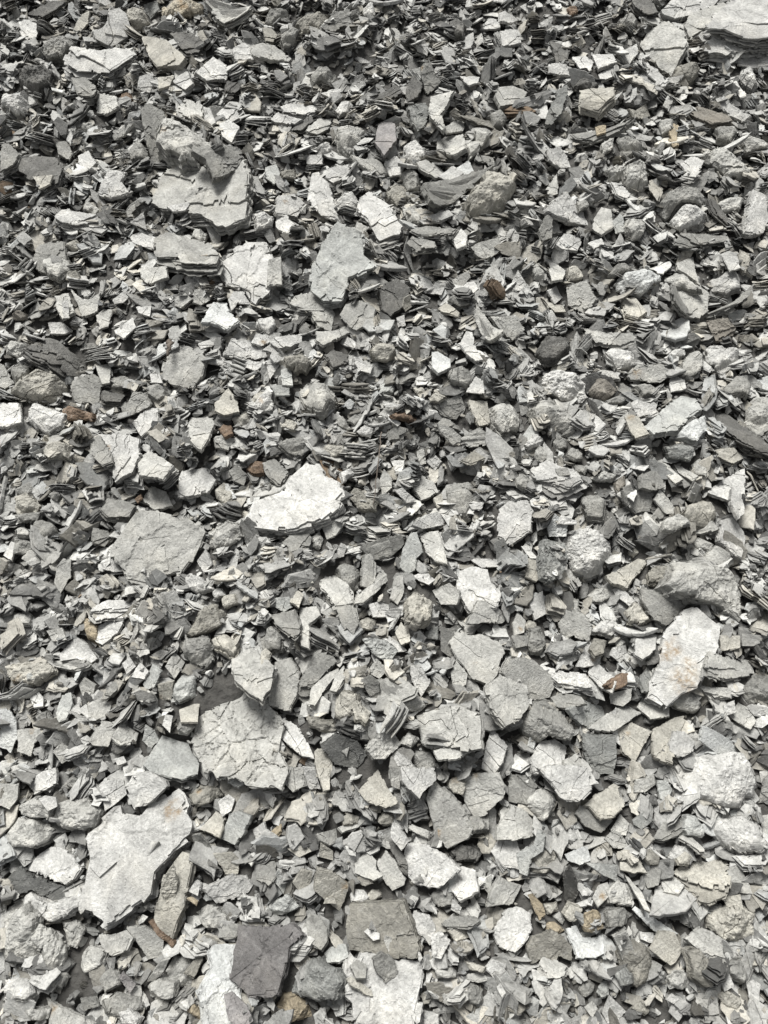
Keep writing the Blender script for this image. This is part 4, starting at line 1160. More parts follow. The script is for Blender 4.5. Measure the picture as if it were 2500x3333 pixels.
b w|110 0 124 -12 150 -10 158 2 160 10 159 22 150 32 138 31 118 22 112 10|large rough pale boulder at the lower right.|a=the rough pale boulder at the lower right;th=1.7
s w|132 8 139 6 143 13 140 19|small pale chip lying on the rough pale boulder at the lower right.
b w|126 38 130 32 148 30 158 36 164 50 160 56 146 58 134 52|large white boulder with a shaded blue left side.|a=the white boulder with a shaded left side;th=1.5
p lu|115 42 116 31 124 32 126 40 124 48 117 46|rounded grey blue rock
s w|17 0 30 -2 50 0 52 14 44 22 34 21 26 10|pale split slab with a black crack.|a=the pale split slab with a black crack
s g|-2 4 12 6 17 12 10 24 -2 22|grey flat slab at the left of a pale split slab
b l|11 20 18 15 28 15 30 26 30 36 20 38 12 28|light brown grey rough slab.|a=the light brown grey rough slab
s l|-8 38 0 24 10 28 18 36 16 44 2 47 -8 46|smooth pale slab with a curved crack
s lo|46 24 56 16 66 10 70 12 73 25 66 32 58 33 50 25|pale slab with a torn top edge.|a=the pale slab with a torn top
s g|41 30 44 24 54 30 66 34 58 42 48 38|smooth grey shaded slab tucked under the pale slab with a torn top.
s l|64 40 70 30 76 36 74 44 66 42|light grey kite shaped flake
s l|60 46 66 40 70 42 76 52 66 52|light grey triangular flake with a broken tip
s gu|78 34 88 27 92 34 84 40 79 37|dark bluish flake in the hollow right of a kite shaped flake.|a=the dark bluish flake
k g|91 48 98 36 112 32 113 40 108 45 98 50|grey slab with leafy right edge.|a=the grey slab with a leafy edge
k l|108 46 112 40 122 52 127 58 122 58 114 50|thin splayed sheets leaning down
p go|87 60 92 54 97 58 96 64 90 64|round smooth olive grey pebble.|a=the round olive pebble
p w|100 62 106 51 112 53 112 62 106 66|smooth white rounded rock.|a=the smooth white rounded rock
p lo|108 58 112 54 118 57 116 63 110 62|small grey brown pebble resting on the smooth white rounded rock.
k lo|104 71 110 66 124 62 138 54 140 72 138 86 128 90 118 82|large crumbling buff rock of curved thin layers.|a=the crumbling buff layered rock;th=1.4
s l|139 66 147 61 154 76 156 82 142 80|pale smooth upright slab.|a=the pale smooth upright slab
s lo|136 84 148 82 150 92 140 92|beige flat flake
b lo|124 96 132 92 148 90 158 96 158 112 148 118 136 114 126 106|round crusty nodule with a cracked knobbly face.|a=the round crusty nodule;th=1.4
s wu|34 56 46 51 49 51 51 60 44 63 36 60|white bluish smooth flake
s lu|49 62 69 63 69 74 60 70|flat blue grey flake with straight sides.|a=the flat blue grey flake
s lo|70 61 83 60 88 68 80 68 70 66|pale olive flake
s g|85 70 92 64 97 66 95 76 88 78|grey smooth rock
s l|52 84 56 76 62 74 64 82 56 90|light flake with an orange brown patch.|st=59 83 3.5;a=the flake with an orange patch
b l|64 82 70 73 80 76 82 86 78 92 66 90|light grey chunky rock
s l|72 68 76 71 84 80 90 94 86 92 78 78|long thin light sliver.|a=the long thin sliver
s l|86 76 92 84 103 91 94 90 88 86|light grey triangular splinter
s wu|78 92 80 90 92 97 102 104 108 108 102 108 92 106|long pale bluish slab sloping to the right.|a=the long pale bluish slab
s lo|90 118 96 106 106 107 111 118 106 126 103 128|pale smooth slab with a faint purple tone.|a=the pale smooth purple toned slab
s w|83 106 94 107 92 114 84 111|white flat chip
k l|112 112 122 104 136 112 137 124 140 132 132 134 122 122 118 118|pale slab with a layered brown upper rim.|a=the pale slab with a brown rim
b go|117 120 122 118 132 134 134 144 128 147 120 140|long olive grey rock hanging below a pale slab with a brown rim.
s w|-12 108 -9 100 -4 92 4 90 12 94 13 104 8 114 2 120 -8 116|white curved flake like a bone.|a=the white bone like flake
s go|10 118 14 110 24 106 34 110 39 116 39 126 30 122 26 129 18 124 12 127|olive brown flaky slab.|a=the olive brown flaky slab
b y|22 106 23 100 28 100 34 106 30 109|small tan block on the olive brown flaky slab.
k l|16 130 20 122 30 126 36 130 34 138 24 140 17 136|grey stack of crisp layers under the olive brown flaky slab.
s wu|35 104 42 102 46 110 59 108 60 120 54 123 42 123 38 112|bluish white slab under a tan lump.|a=the bluish white slab under a tan lump
b y|46 104 48 97 56 96 60 107 52 110 47 109|tan rough lump resting on a bluish white slab.
k y|11 83 14 82 20 90 22 98 18 103 14 92|tan splinter standing on end.|a=the tan standing splinter
s lu|3 56 14 50 17 40 22 44 20 54 12 60 10 70 5 68|pale bluish torn flake.|a=the pale bluish torn flake
b lo|11 64 18 54 26 53 30 62 24 70 14 72|pale olive smooth rock
s d|34 70 37 63 42 74 43 82 38 90 34 84|dark upright grey plate.|a=the dark upright plate
b g|64 94 74 90 80 96 76 104 66 106|dark grey facetted rock
b go|68 122 72 112 80 112 88 118 91 130 90 144 82 147 72 142|large olive grey block with vertical grain.|a=the olive grey block with vertical grain;th=1.2
s l|66 110 74 106 78 114 80 122 72 125 69 116|light grey flake leaning on the olive grey block with vertical grain.
b gu|66 136 72 131 77 136 78 142 70 144|bluish grey facetted rock
b l|103 140 108 135 114 136 117 142 112 148 104 145|light grey angular rock
s w|134 134 140 131 144 141 138 145|white cracked flake
b g|141 128 150 126 154 136 150 144 142 140|grey rough rock
s w|152 140 156 137 161 140 160 150 162 158 156 160 154 150|white bone shaped stone at the right edge.|a=the white bone shaped stone
b lo|132 148 140 145 149 152 148 160 138 156|pale tan flat stone.|a=the pale tan stone
s w|59 160 64 148 70 154 74 158 68 164 62 166|white triangular flake at the bottom
s l|47 155 52 151 56 156 52 162|light grey angular flake
p g|44 146 48 138 54 143 52 150 46 152|grey smooth stone
b lu|55 146 58 137 62 138 63 148 58 150|bluish white rock
p go|79 156 84 150 91 154 88 161|olive brown pebble
s w|100 150 104 146 109 150 105 153|small white chip near the bottom
s l|97 73 101 66 112 76 108 82 98 80|grey flat slab
s l|80 16 81 8 92 4 94 10 86 16|light grey squared slab
s lu|94 8 100 8 104 14 101 23 96 20|grey blue plate
b lo|22 90 30 88 31 94 24 97|small pale cube like stone
b l|27 97 31 93 35 100 33 103|small white tinted stone
b lo|35 98 39 90 46 92 45 100 38 102|small buff cube like stone
s lu|7 144 17 142 18 145 9 146|small bluish layered chip
s l|160 31 168 30 170 50 164 50|pale slab at the right edge below a rough boulder
k l|160 28 164 8 168 4 168 26|light layered slab standing at the right edge
"""

# ------------------------------------------------------------------ the stones one can tell apart
TONES = {'w': (0.455, 0.452, 0.428), 'l': (0.370, 0.367, 0.340), 'g': (0.235, 0.233, 0.215), 'd': (0.12, 0.118, 0.109),
         'y': (0.31, 0.265, 0.19), 'r': (0.165, 0.12, 0.085), 'o': (0.20, 0.186, 0.16)}
def tone_of(code, r):
    c = np.array(TONES[code[0]]) * math.exp(r.normal(0, 0.06))
    for ch in code[1:]:
        if ch == 'o': c = c * np.array([1.0, 0.975, 0.925])
        if ch == 'u': c = c * np.array([0.965, 0.99, 1.01])
        if ch == 'p': c = c * np.array([0.62, 0.60, 0.63])
        if ch == 'v': c = c * np.array([1.0, 0.965, 1.015])
        if ch == 'r': c = c * np.array([1.0, 0.92, 0.79])
    return c

NAMES = {'slab': 'slab_of_shale', 'flake': 'flake_of_shale', 'shard': 'shard_of_shale', 'plate': 'plate_of_shale', 'sheet': 'sheet_of_shale', 'chip': 'chip_of_shale',
         'rock': 'angular_rock', 'boulder': 'boulder', 'block': 'blocky_stone', 'stone': 'stone', 'pebble': 'pebble', 'nodule': 'nodule',
         'stack': 'layered_rock', 'fan': 'layered_rock', 'bundle': 'layered_rock', 'sheets': 'layered_rock', 'splinter': 'splintered_rock',
         'wedge': 'wedge_stone', 'sliver': 'shard_of_shale', 'lump': 'lumpy_rock', 'outcrop': 'rocky_outcrop', 'shell': 'rock', 'ledge': 'ledge_rock',
         'conglomerate': 'conglomerate', 'crust': 'crusty_rock', 'triangle': 'shard_of_shale'}
def noun_of(desc):
    head = desc
    for cut in (' with ', ' of ', ' lying', ' leaning', ' standing', ' on ', ' in ', ' behind', ' under', ' at ', ' jutting', ' resting', ' beside', ' cut ', ' tilted',
                ' covered', ' split', ' crossed', ' half', ' shaped like', ' like ', ' around', ' filling', ' below', ' above', ' near', ' between', ' tucked', ' slanting', ' sloping',
                ' ribbed', ' bent', ' pocked', ' dotted', ' set ', ' that ', ' separated', ' facing', ' hanging', ' right of', ' left of', ' when', ' wedged', ' splintered', ' splitting', ' crumbl', ' turned'):
        k = head.find(cut)
        if k > 0: head = head[:k]
    for w in reversed(head.replace(',', '').split()):
        if w in NAMES: return w
    for w in desc.split():
        if w in NAMES: return w
    return 'rock'
NOUN_CAT = {'slab': 'stone slab', 'flake': 'stone flake', 'shard': 'stone shard', 'plate': 'stone plate', 'sheet': 'stone sheet', 'chip': 'stone chip', 'boulder': 'boulder',
            'block': 'stone block', 'pebble': 'pebble', 'stack': 'stone stack', 'fan': 'stone stack', 'bundle': 'stone stack', 'sheets': 'stone stack', 'sliver': 'stone shard', 'splinter': 'stone shard', 'triangle': 'stone shard'}

ON_TOP = (' lying on', ' resting on', ' set on', 'chip on', 'lying over', ' on the left of the huge', ' on the top of the huge', 'lower edge of the chip strewn', ' leaning on the', ' lying over')
STONES = []
for line in DATA.strip().splitlines():
    if line.startswith('T '):
        _, ox, oy = line.split(); ox, oy = float(ox), float(oy); continue
    f = line.split('|')
    kind, tone = f[0].split()
    v = np.array([float(q) for q in f[1].split()]).reshape(-1, 2)
    px = v * 10 / 1.98921 + np.array([ox, oy])
    s = dict(kind=kind, tone=tone, px=px, desc=f[2], anchor=None, st=[], th=1.0)
    for o in (f[3].split(';') if len(f) > 3 else []):
        k, val = o.split('=')
        if k == 'a': s['anchor'] = val
        if k in ('th', 'ss', 'dz', 'tk'): s[k] = float(val)
        if k == 'cr': s['desc_cr'] = True
        if k == 'st':
            a, b, c = [float(q) for q in val.split()]
            s['st'].append((a * 10 / 1.98921 + ox, b * 10 / 1.98921 + oy, c * 10 / 1.98921))
    s['c'] = px.mean(0)
    STONES.append(s)

STONES.sort(key=lambda s: 2 if any(w in s['desc'] for w in ON_TOP) else 1 if s['th'] >= 1.4 else 0)
used = {}
ANCH = [s for s in STONES if s['anchor']]
for s in STONES:
    d = s['desc']
    if d.endswith('.'):
        s['label'] = d[:-1]
    else:
        cand = sorted((a for a in ANCH if a is not s), key=lambda a: float(np.hypot(*((a['c'] - s['c']) * np.array([1.0, 1.1])))))
        for a in cand[:14]:
            dx, dy = s['c'] - a['c']
            rel = ('right of' if dx > 0 else 'left of') if abs(dx) > abs(dy) else ('below' if dy > 0 else 'above')
            lab = d + ', ' + rel + ' ' + a['anchor']
            if len(lab.split()) <= 16 and lab not in used: break
        s['label'] = lab
    used[s['label']] = used.get(s['label'], 0) + 1
for k, c in used.items():
    if c > 1: print('DUP LABEL', k)
    if len(k.split()) > 16 or len(k.split()) < 4: print('BAD LENGTH', k)

def top_mesh(ring, hfun, res, r, extra=None):
    """triangulated cap over the outline, height from hfun"""
    lo, hi = ring.min(0), ring.max(0)
    X, Y = np.meshgrid(np.arange(lo[0], hi[0], res), np.arange(lo[1], hi[1], res * 0.87), indexing='ij')
    X = X + (np.arange(X.shape[1]) % 2)[None] * res * 0.5
    P = np.stack([X.ravel(), Y.ravel()], 1)
    P = P + r.uniform(-0.3, 0.3, P.shape) * res
    P = P[inside(P, ring)]
    if len(P): P = P[seg_dist(P, ring, np.roll(ring, -1, 0)) > res * 0.45]
    if extra is not None and len(extra):
        E = extra[inside(extra, ring)]
        if len(E):
            if len(P):
                d = np.full(len(P), 1e9)
                for k in range(0, len(E), 64):
                    q = E[k:k + 64]
                    d = np.minimum(d, (((P[:, None] - q[None]) ** 2).sum(2)).min(1))
                P = P[d > (res * 0.4) ** 2]
            E = E[seg_dist(E, ring, np.roll(ring, -1, 0)) > res * 0.2]
            P = np.concatenate([P, E]) if len(P) else E
    A = np.concatenate([ring, P]) if len(P) else ring
    n = len(ring)
    try:
        res_ = geometry.delaunay_2d_cdt([Vector(p) for p in A], [], [list(range(n))], 1, 1e-7)
        v2 = np.array([v[:] for v in res_[0]]); f2 = [tuple(t) for t in res_[2]]
    except Exception as e:
        v2 = A; f2 = [tuple(range(n))]
    return v2, f2

def stone_part(name, ring, hfun, t, layers, off_amp, res, r, tone, stainf, parent, matrix, extra=None, z0=0.0, taper=0.0, seed=1):
    """one piece of rock: relief on top, stepped broken sides made of laminae"""
    v2, f2 = top_mesh(ring, hfun, res, r, extra)
    if area(ring) < 0: ring = ring[::-1]
    ring_h = hfun(ring)
    V = [np.c_[v2, hfun(v2) + z0]]
    F = list(f2)
    n = len(ring)
    base = len(v2)
    e = np.roll(ring, -1, 0) - np.roll(ring, 1, 0)
    nr = np.c_[e[:, 1], -e[:, 0]]; nr /= (np.linalg.norm(nr, axis=1)[:, None] + 1e-9)
    rings = [np.c_[ring, ring_h + z0]]
    per = np.cumsum(np.r_[0, np.linalg.norm(np.diff(ring, axis=0), axis=1)])
    zs = np.linspace(0, 1, layers + 1)
    zs[1:-1] += r.normal(0, 0.22 / layers, layers - 1) if layers > 1 else 0
    for L in range(layers):
        f = 14 / max(0.02, math.sqrt(abs(area(ring))))
        o = (vnoise(ring, seed + 31 * L + 3, f) - 0.5) * 2 * off_amp + (vnoise(ring, seed + 31 * L + 9, f * 4) - 0.5) * off_amp
        o = o + taper * t * (zs[L] + zs[L + 1]) * 0.5
        if layers > 2 and L > 0 and r.random() < 0.4: o = o - off_amp * r.uniform(0.8, 2.0)
        if L == 0: o = o * 0.3
        for q in ((0 if L > 0 else None), 1):
            if q is None: continue
            z = ring_h - t * zs[L + q] + z0 + (vnoise(ring, seed + 77 * L + q * 5, f) - 0.5) * t / layers * 0.5
            p = ring + nr * o[:, None]
            rings.append(np.c_[p, z])
    for k, rg in enumerate(rings): V.append(rg)
    for k in range(len(rings) - 1):
        a0 = base + k * n; b0 = a0 + n
        for i in range(n):
            j = (i + 1) % n
            F.append((a0 + i, b0 + i, b0 + j, a0 + j))
    F.append(tuple(base + (len(rings) - 1) * n + i for i in reversed(range(n))))
    V = np.concatenate(V)
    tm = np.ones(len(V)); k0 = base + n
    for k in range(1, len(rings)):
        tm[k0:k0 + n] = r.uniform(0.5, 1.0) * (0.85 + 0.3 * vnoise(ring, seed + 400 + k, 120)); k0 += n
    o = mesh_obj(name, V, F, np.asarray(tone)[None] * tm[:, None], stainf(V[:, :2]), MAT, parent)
    if parent is None and matrix is not None: o.matrix_world = matrix
    return o

def crack_lines(ring, r, number, straight, direction=None, spacing=0.003):
    out = []
    lo, hi = ring.min(0), ring.max(0); size = float(np.hypot(*(hi - lo))); c = (lo + hi) / 2
    for k in range(number):
        a = r.uniform(0, math.pi) if direction is None else direction + r.normal(0, 0.07)
        d = np.array([math.cos(a), math.sin(a)]); nn = np.array([-d[1], d[0]])
        off = (r.uniform(-0.3, 0.3) if direction is None else ((k + 0.5) / number - 0.5) * 0.85) * size
        p = c + nn * off - d * size * 0.7
        if straight < 0.5 and r.random() < 0.6: p = c + nn * off * 0.6 + d * size * r.uniform(-0.1, 0.15)
        pts = [p]; h = 0.0
        while len(pts) < int(size * 1.5 / spacing):
            h = h * 0.93
            if r.random() < 0.14: h += r.normal(0, 0.75) * (1 - straight)
            d2 = np.array([math.cos(a + h), math.sin(a + h)])
            pts.append(pts[-1] + d2 * spacing)
        out.append(np.array(pts))
    return out

def unit(r):
    a = r.uniform(0, 2 * math.pi)
    return np.array([math.cos(a), math.sin(a)])

t_size = []
def build_stone(si, s):
    r = np.random.default_rng(1000 + si)
    kind, desc = s['kind'], s['desc']
    has = lambda *w: any(q in desc for q in w)
    if kind == 'p' and not has('smooth round', 'round smooth'): kind = 'b'
    px = s['px']
    cpx = px.mean(0)
    # the outline in the photo also holds the near side of thick stones
    if kind in 'kb':
        ytop = px[:, 1].min(); sq = 0.80 if kind == 'k' else 0.86
        px = np.c_[px[:, 0], ytop + (px[:, 1] - ytop) * sq]
        cpx = px.mean(0)
    ray = rays(cpx[None])[0]
    g0 = to_plane(cpx[None], np.array([0, 0, 0.03]), np.array([0, 0, 1.0]))[0]
    flat0 = to_plane(px, np.array([0, 0, 0.03]), np.array([0, 0, 1.0]))
    size = math.sqrt(abs(area(flat0[:, :2]))) + 1e-4
    t_size.append(size)
    sd_ = float(np.clip(0.9 / (size / 0.02), 0.06, 0.30))
    tx, ty = r.normal(0, sd_), r.normal(0, sd_)
    if kind == 'k': ty += r.uniform(0.12, 0.4)
    if has('upright', 'standing', 'on edge', 'on its tip'): ty -= r.uniform(0.25, 0.5)
    if has('tilted', 'leaning', 'sloping', 'slanting', 'aslant', 'downhill', 'hanging'): tx += r.choice([-1, 1]) * 0.25; ty -= 0.12
    if s['tone'][0] == 'w': ty = ty * 0.7 + 0.08
    elif kind == 's' and size < 0.06: ty += r.uniform(-0.05, 0.2)
    n = np.array([tx, ty, 1.0]); n /= np.linalg.norm(n)
    for _ in range(12):
        if -(n @ ray) > 0.52: break
        n = n * 0.85 - ray * 0.15; n /= np.linalg.norm(n)
    u = np.array([1.0, 0, 0]) - n * n[0]; u /= np.linalg.norm(u); v = np.cross(n, u)
    tf = {'s': r.uniform(0.12, 0.21), 'k': r.uniform(0.28, 0.42), 'b': r.uniform(0.32, 0.46), 'p': r.uniform(0.45, 0.6)}[kind]
    th = max(0.005, min(size * tf, 0.045 if kind == 's' else 0.075)) * (0.6 + 0.4 * s['th'])
    if has('thin ', 'chip '): th *= 0.75
    th *= s.get('tk', 1.0)
    C = g0.copy()
    on_stone = has(*ON_TOP)
    for it in range(3):
        W = to_plane(px, C, n)
        lo, hi = W[:, :2].min(0), W[:, :2].max(0)
        Q = np.array([(a, b) for a in np.linspace(lo[0], hi[0], 16) for b in np.linspace(lo[1], hi[1], 16)])
        Q = Q[inside(Q, W[:, :2])]
        if len(Q) < 4: Q = W[:, :2]
        ci, cj = cell(Q[:, 0], Q[:, 1])
        hh = HM[ci, cj]
        rel = -((Q - C[:2]) @ n[:2]) / n[2]
        z = np.percentile(hh - rel, 70 if not on_stone else 80)
        cov = COVER[ci, cj]
        if cov.mean() > 0.12: z = min(max(z, np.percentile((hh - rel)[cov], 90)), z + 0.022)
        ztop = z + th * (0.55 if kind in 'bp' else 0.75)
        ztop += s.get('dz', 0.0)
        C = np.array([0, 0, ztop]); C = to_plane(cpx[None], C, np.array([0, 0, 1.0]))[0]
    W = to_plane(px, C, n)
    P = np.c_[(W - C) @ u, (W - C) @ v]
    if area(P) < 0: P = P[::-1]
    scl = float(np.linalg.norm(C - CAMP)) / 1.6
    pix = 0.00215 * scl
    step = float(np.clip(size / 26, 0.0022, 0.0042))
    jag = {'s': 0.022, 'k': 0.026, 'b': 0.03, 'p': 0.006}[kind] * size
    if has('smooth', 'clean'): jag *= 0.6
    if has('flaked', 'flaky', 'crumbl', 'jagged', 'torn', 'ragged', 'broken', 'chipped', 'splinter'): jag *= 1.5
    ring = jagged(P, step, jag, r)
    tone = tone_of(s['tone'], r)
    tone2 = np.clip(tone * r.uniform(0.8, 0.97), 0, 0.7)
    M = Matrix(((u[0], v[0], n[0], C[0]), (u[1], v[1], n[1], C[1]), (u[2], v[2], n[2], C[2]), (0, 0, 0, 1)))
    res = float(np.clip(size / 34, 0.0024, 0.0046))
    # --- relief of the top
    seed = si * 7 + 11
    lumpy = has('lumpy', 'knobbly', 'nodul', 'nodule', 'crumbl', 'crumbly', 'conglomerate', 'gritty', 'crusty', 'crystalline', 'warty', 'egg shell')
    rough = has('rough', 'shattered', 'fractured', 'pitted', 'pocked', 'flaky', 'flaked', 'scaly', 'splinter')
    smooth = has('smooth', 'clean', 'flat face')
    crazed = has('crazed', 'net of', 'mosaic', 'net ')
    curved = has('curved', 'curled', 'bowl', 'wavy', 'scoop', 'shell like', 'folded fan')
    grain = has('grain', 'splinter', 'driftwood', 'bark', 'wood', 'vertical splits', 'ribbed', 'stick')
    ga = r.uniform(0, math.pi) if not has('driftwood', 'wavy', 'stick') else r.normal(0, 0.15)
    ge = np.array([math.cos(ga), math.sin(ga)]); gn_ = np.array([-ge[1], ge[0]])
    if grain and kind != 'p':
        dd = ring - ring.mean(0); w_, ev = np.linalg.eigh(dd.T @ dd); ge = ev[:, 1]; gn_ = ev[:, 0]
    bend = (r.choice([-1, 1]) * r.uniform(0.25, 0.6) if curved else r.normal(0, 0.08)) * 0.8 / max(size, 0.02)
    bd = r.uniform(0, math.pi); bdv = np.array([math.cos(bd), math.sin(bd)])
    ext = ring.max(0) - ring.min(0)
    fac = []
    if kind == 'b':
        for k in range(r.integers(4, 7)):
            a = k * 2 * math.pi / 5.5 + r.normal(0, 0.5); d = np.array([math.cos(a), math.sin(a)])
            m = float((ring @ d).max())
            fac.append((d, m * r.uniform(0.15, 0.72), r.uniform(0.35, 1.1)))
    ncr = 0
    if has('crack', 'split', 'square', 'two plates', 'broken', 'parallel', 'shattered', 'fractured', 'stepped', 'stepped plates'): ncr = int(r.integers(1, 3))
    
    if has('smooth white', 'smooth bright'): ncr = min(ncr, 1)
    par = has('parallel', 'vertical split', 'vertical crack', 'straight cracks', 'long cracks', 'two long')
    cr = []
    if ncr and kind != 'p':
        gdir = None
        if par: gdir = math.atan2(ge[1], ge[0]) if grain else (R(35) if has('parallel') else R(90 if has('vertical') else -50))
        cr = crack_lines(ring, r, ncr + (2 if par else 0), 0.85 if (par or has('straight')) else 0.25, gdir, res * 0.9)
    cw = float(np.clip(size / 110, 0.0006, 0.0012)) * scl
    extra = []
    segs = []
    for p in cr:
        p = p[inside(p, ring)]
        if len(p) < 3: continue
        d = np.gradient(p, axis=0); nn = np.c_[-d[:, 1], d[:, 0]]; nn /= np.linalg.norm(nn, axis=1)[:, None] + 1e-9
        extra += [p, p + nn * cw, p - nn * cw]
        segs.append(p)
    ex = np.concatenate(extra) if extra else None
    cells = None
    if crazed:
        k = int(np.clip((size / 0.02) ** 2, 14, 130))
        lo, hi = ring.min(0), ring.max(0)
        cells = lo + r.random((k, 2)) * (hi - lo)
        cellh = r.normal(0, 0.0011, k)
        res = min(res, 0.0027)
    amp_u = size * (0.006 if smooth else 0.009)
    ringn = np.roll(ring, -1, 0)
    steps = []
    if kind in 'skb' and not smooth:
        for k in range(4 if size > 0.05 else 2):
            steps.append((seed + 50 + k, r.uniform(1.2, 3.5) / size, r.uniform(-0.38, 0.42), float(np.clip(size * r.uniform(0.010, 0.025), 0.0010, 0.0026)), unit(r) * 0.75 / size))
    def hfun(p):
        h = (fbm(p, seed, 2.2 / size, 3) - 0.5) * amp_u * 2 + (fbm(p, seed + 5, 0.16 / res, 2) - 0.5) * res * (0.42 if not smooth else 0.22)
        h = h + bend * (p @ bdv) ** 2
        for (sd2, f, thr, dz, lin) in steps:
            q = (fbm(p, sd2, f, 4) - 0.5) * 0.55 + p @ lin
            h = h - dz * np.clip((q - thr) / 0.012, 0, 1)
        de = None
        if kind == 'b':
            de = seg_dist(p, ring, ringn)
            for d, off, sl in fac:
                h = h - np.maximum(0, p @ d - off) * sl
            h = np.maximum(h, -th * 0.85)
            h = h - th * 0.14 * np.clip(1 - de / (0.06 * size), 0, 1)
            q = fbm(p, seed + 8, 4.5 / size, 3) + 0.25 * (p @ bdv) / size
            h = h + np.floor(q * 8) / 8 * size * 0.16 + (fbm(p, seed + 9, 12 / size, 2) - 0.5) * size * 0.03
        if kind == 'p':
            de = seg_dist(p, ring, ringn)
            q = np.clip(de / (0.42 * size), 0, 1)
            h = h - th * 0.7 * (1 - np.sqrt(np.clip(1 - (1 - q) ** 2, 0, 1)))
            q = fbm(p, seed + 8, 3.0 / size, 3) + 0.3 * (p @ bdv) / size
            h = h + np.floor(q * 6) / 6 * size * 0.09 + (fbm(p, seed + 9, 11 / size, 3) - 0.5) * size * 0.06
        if lumpy:
            h = h + (np.abs(fbm(p, seed + 21, 0.045 / 0.012 / size * 2.2, 3) - 0.5)) * size * 0.16
            h = h + (np.abs(vnoise(p, seed + 22, 150) - 0.5)) * 0.006
        if rough:
            q = fbm(p, seed + 31, 5 / size, 3); h = h + np.floor(q * 7) / 7 * size * 0.05
        if grain:
            q = np.c_[(p @ ge) * 6, (p @ gn_) * 170]
            h = h - np.clip(vnoise(q, seed + 41, 1.0) - 0.45, 0, 1) * 0.006
        if cells is not None:
            dd = np.sqrt(((p[:, None] + (fbm(p, seed + 3, 90, 2) - 0.5)[:, None, None] * 0.008 - cells[None]) ** 2).sum(2))
            o = np.partition(dd, 1, axis=1)
            h = h - 0.003 * np.clip(1 - (o[:, 1] - o[:, 0]) / 0.0018, 0, 1) + cellh[dd.argmin(1)]
        for q in segs:
            d = seg_dist(p, q[:-1], q[1:])
            h = h - min(0.007, th * 0.7) * np.clip(1 - d / cw, 0, 1)
        return h
    stl = []
    for (a, b, rad) in s['st']:
        w = to_plane(np.array([[a, b]]), C, n)[0]
        w2 = to_plane(np.array([[a + rad, b]]), C, n)[0]
        stl.append((np.array([(w - C) @ u, (w - C) @ v]), float(np.linalg.norm(w2 - w))))
    def stainf(p):
        q = np.zeros(len(p))
        for c, rad in stl:
            d = np.linalg.norm(p - c, axis=1) / rad + (fbm(p, seed + 61, 1.6 / rad, 3) - 0.5) * 1.3
            q = np.maximum(q, np.clip((1.05 - d) / 0.7, 0, 1) * s.get('ss', 0.95))
        return q
    noun = noun_of(desc)
    name = NAMES.get(noun, 'rock')
    if kind == 'k':
        root = bpy.data.objects.new(name, None)
        root.empty_display_size = 0.02
        col.objects.link(root); root.matrix_world = M
        nl = int(np.clip(round(th / (0.0034 * scl)), 4, 9 if size < 0.12 else 12))
        stair = has('leafy', 'stack', 'fan', 'sheets', 'leaves', 'layers', 'layered') and r.random() < 0.8
        sa = -math.pi / 2 + r.normal(0, 0.45); sv = np.array([math.cos(sa), math.sin(sa)])
        z = 0.0
        for L in range(nl):
            lt = th / nl * r.uniform(0.7, 1.25)
            if L == 0: rg = ring
            else:
                gsc = 1 + r.normal(0.01, 0.035) + 0.006 * L
                pp = P * gsc + r.normal(0, 0.018 * size, 2) + np.array([0, -1]) * size * 0.018 * L
                rg = jagged(pp, step * 1.3, jag * 1.5, r)
            if L == 0 and nl > 2 and r.random() < 0.6:       # the top sheet has lost a corner
                a = r.uniform(0, 6.28); nv = np.array([math.cos(a), math.sin(a)])
                q = clip_half(P, nv, float((P @ nv).max()) * r.uniform(0.3, 0.8))
                if len(q) > 3 and abs(area(q)) > 0.3 * abs(area(P)): rg = jagged(q, step, jag * 1.2, r)
            if stair and L < nl - 1 and r.random() < 0.75:
                sa2 = sa + r.normal(0, 0.55); sv = np.array([math.cos(sa2), math.sin(sa2)])
                q = clip_half(P * (1 + 0.006 * L), sv, float((P @ sv).max()) * (0.25 + 0.75 * (L + r.uniform(-0.8, 1.4)) / nl))
                if len(q) > 3 and abs(area(q)) > 0.25 * abs(area(P)): rg = jagged(q, step, jag * 1.3, r)
            if area(rg) < 0: rg = rg[::-1]
            tl = np.clip(tone * (1 if L == 0 else r.uniform(0.72, 1.02)), 0, 0.7)
            hz = r.normal(0, 0.02, 2)
            hf = (lambda p, z=z, hz=hz: hfun(p) * 0.9 + z + p @ hz) if L == 0 else (lambda p, z=z, hz=hz, L=L: bend * (p @ bdv) ** 2 + (fbm(p, seed + 90 + L, 3 / size, 3) - 0.5) * size * 0.03 + z + p @ hz)
            stone_part('layer', rg, hf, lt * r.uniform(0.5, 0.85), 1, size * 0.012, res if L == 0 else res * 1.7, r, tl, stainf, root, None, ex if L == 0 else None, seed=seed + L * 13)
            z -= lt
    else:
        nlay = {'s': int(np.clip(round(th / (0.0035 * scl)), 1, 7)), 'b': 4, 'p': 2}[kind]
        root = bpy.data.objects.new(name, None)
        root.empty_display_size = 0.02
        col.objects.link(root); root.matrix_world = M
        stone_part('body', ring, hfun, th, nlay, {'s': size * 0.022, 'b': size * 0.026, 'p': size * 0.008}[kind], res, r, tone, stainf, root, None, ex,
                          taper={'s': 0.12, 'b': 0.18, 'p': -0.25}[kind], seed=seed)
        nf = 0
        if kind == 's' and size > 0.024: nf = int(r.integers(0, 3)) if size < 0.05 else int(r.integers(2, 5))
        if kind == 'b' and size > 0.05 and not lumpy: nf = int(r.integers(0, 2))
        if smooth: nf = min(nf, 1) if size > 0.05 else 0
        if crazed: nf = 0
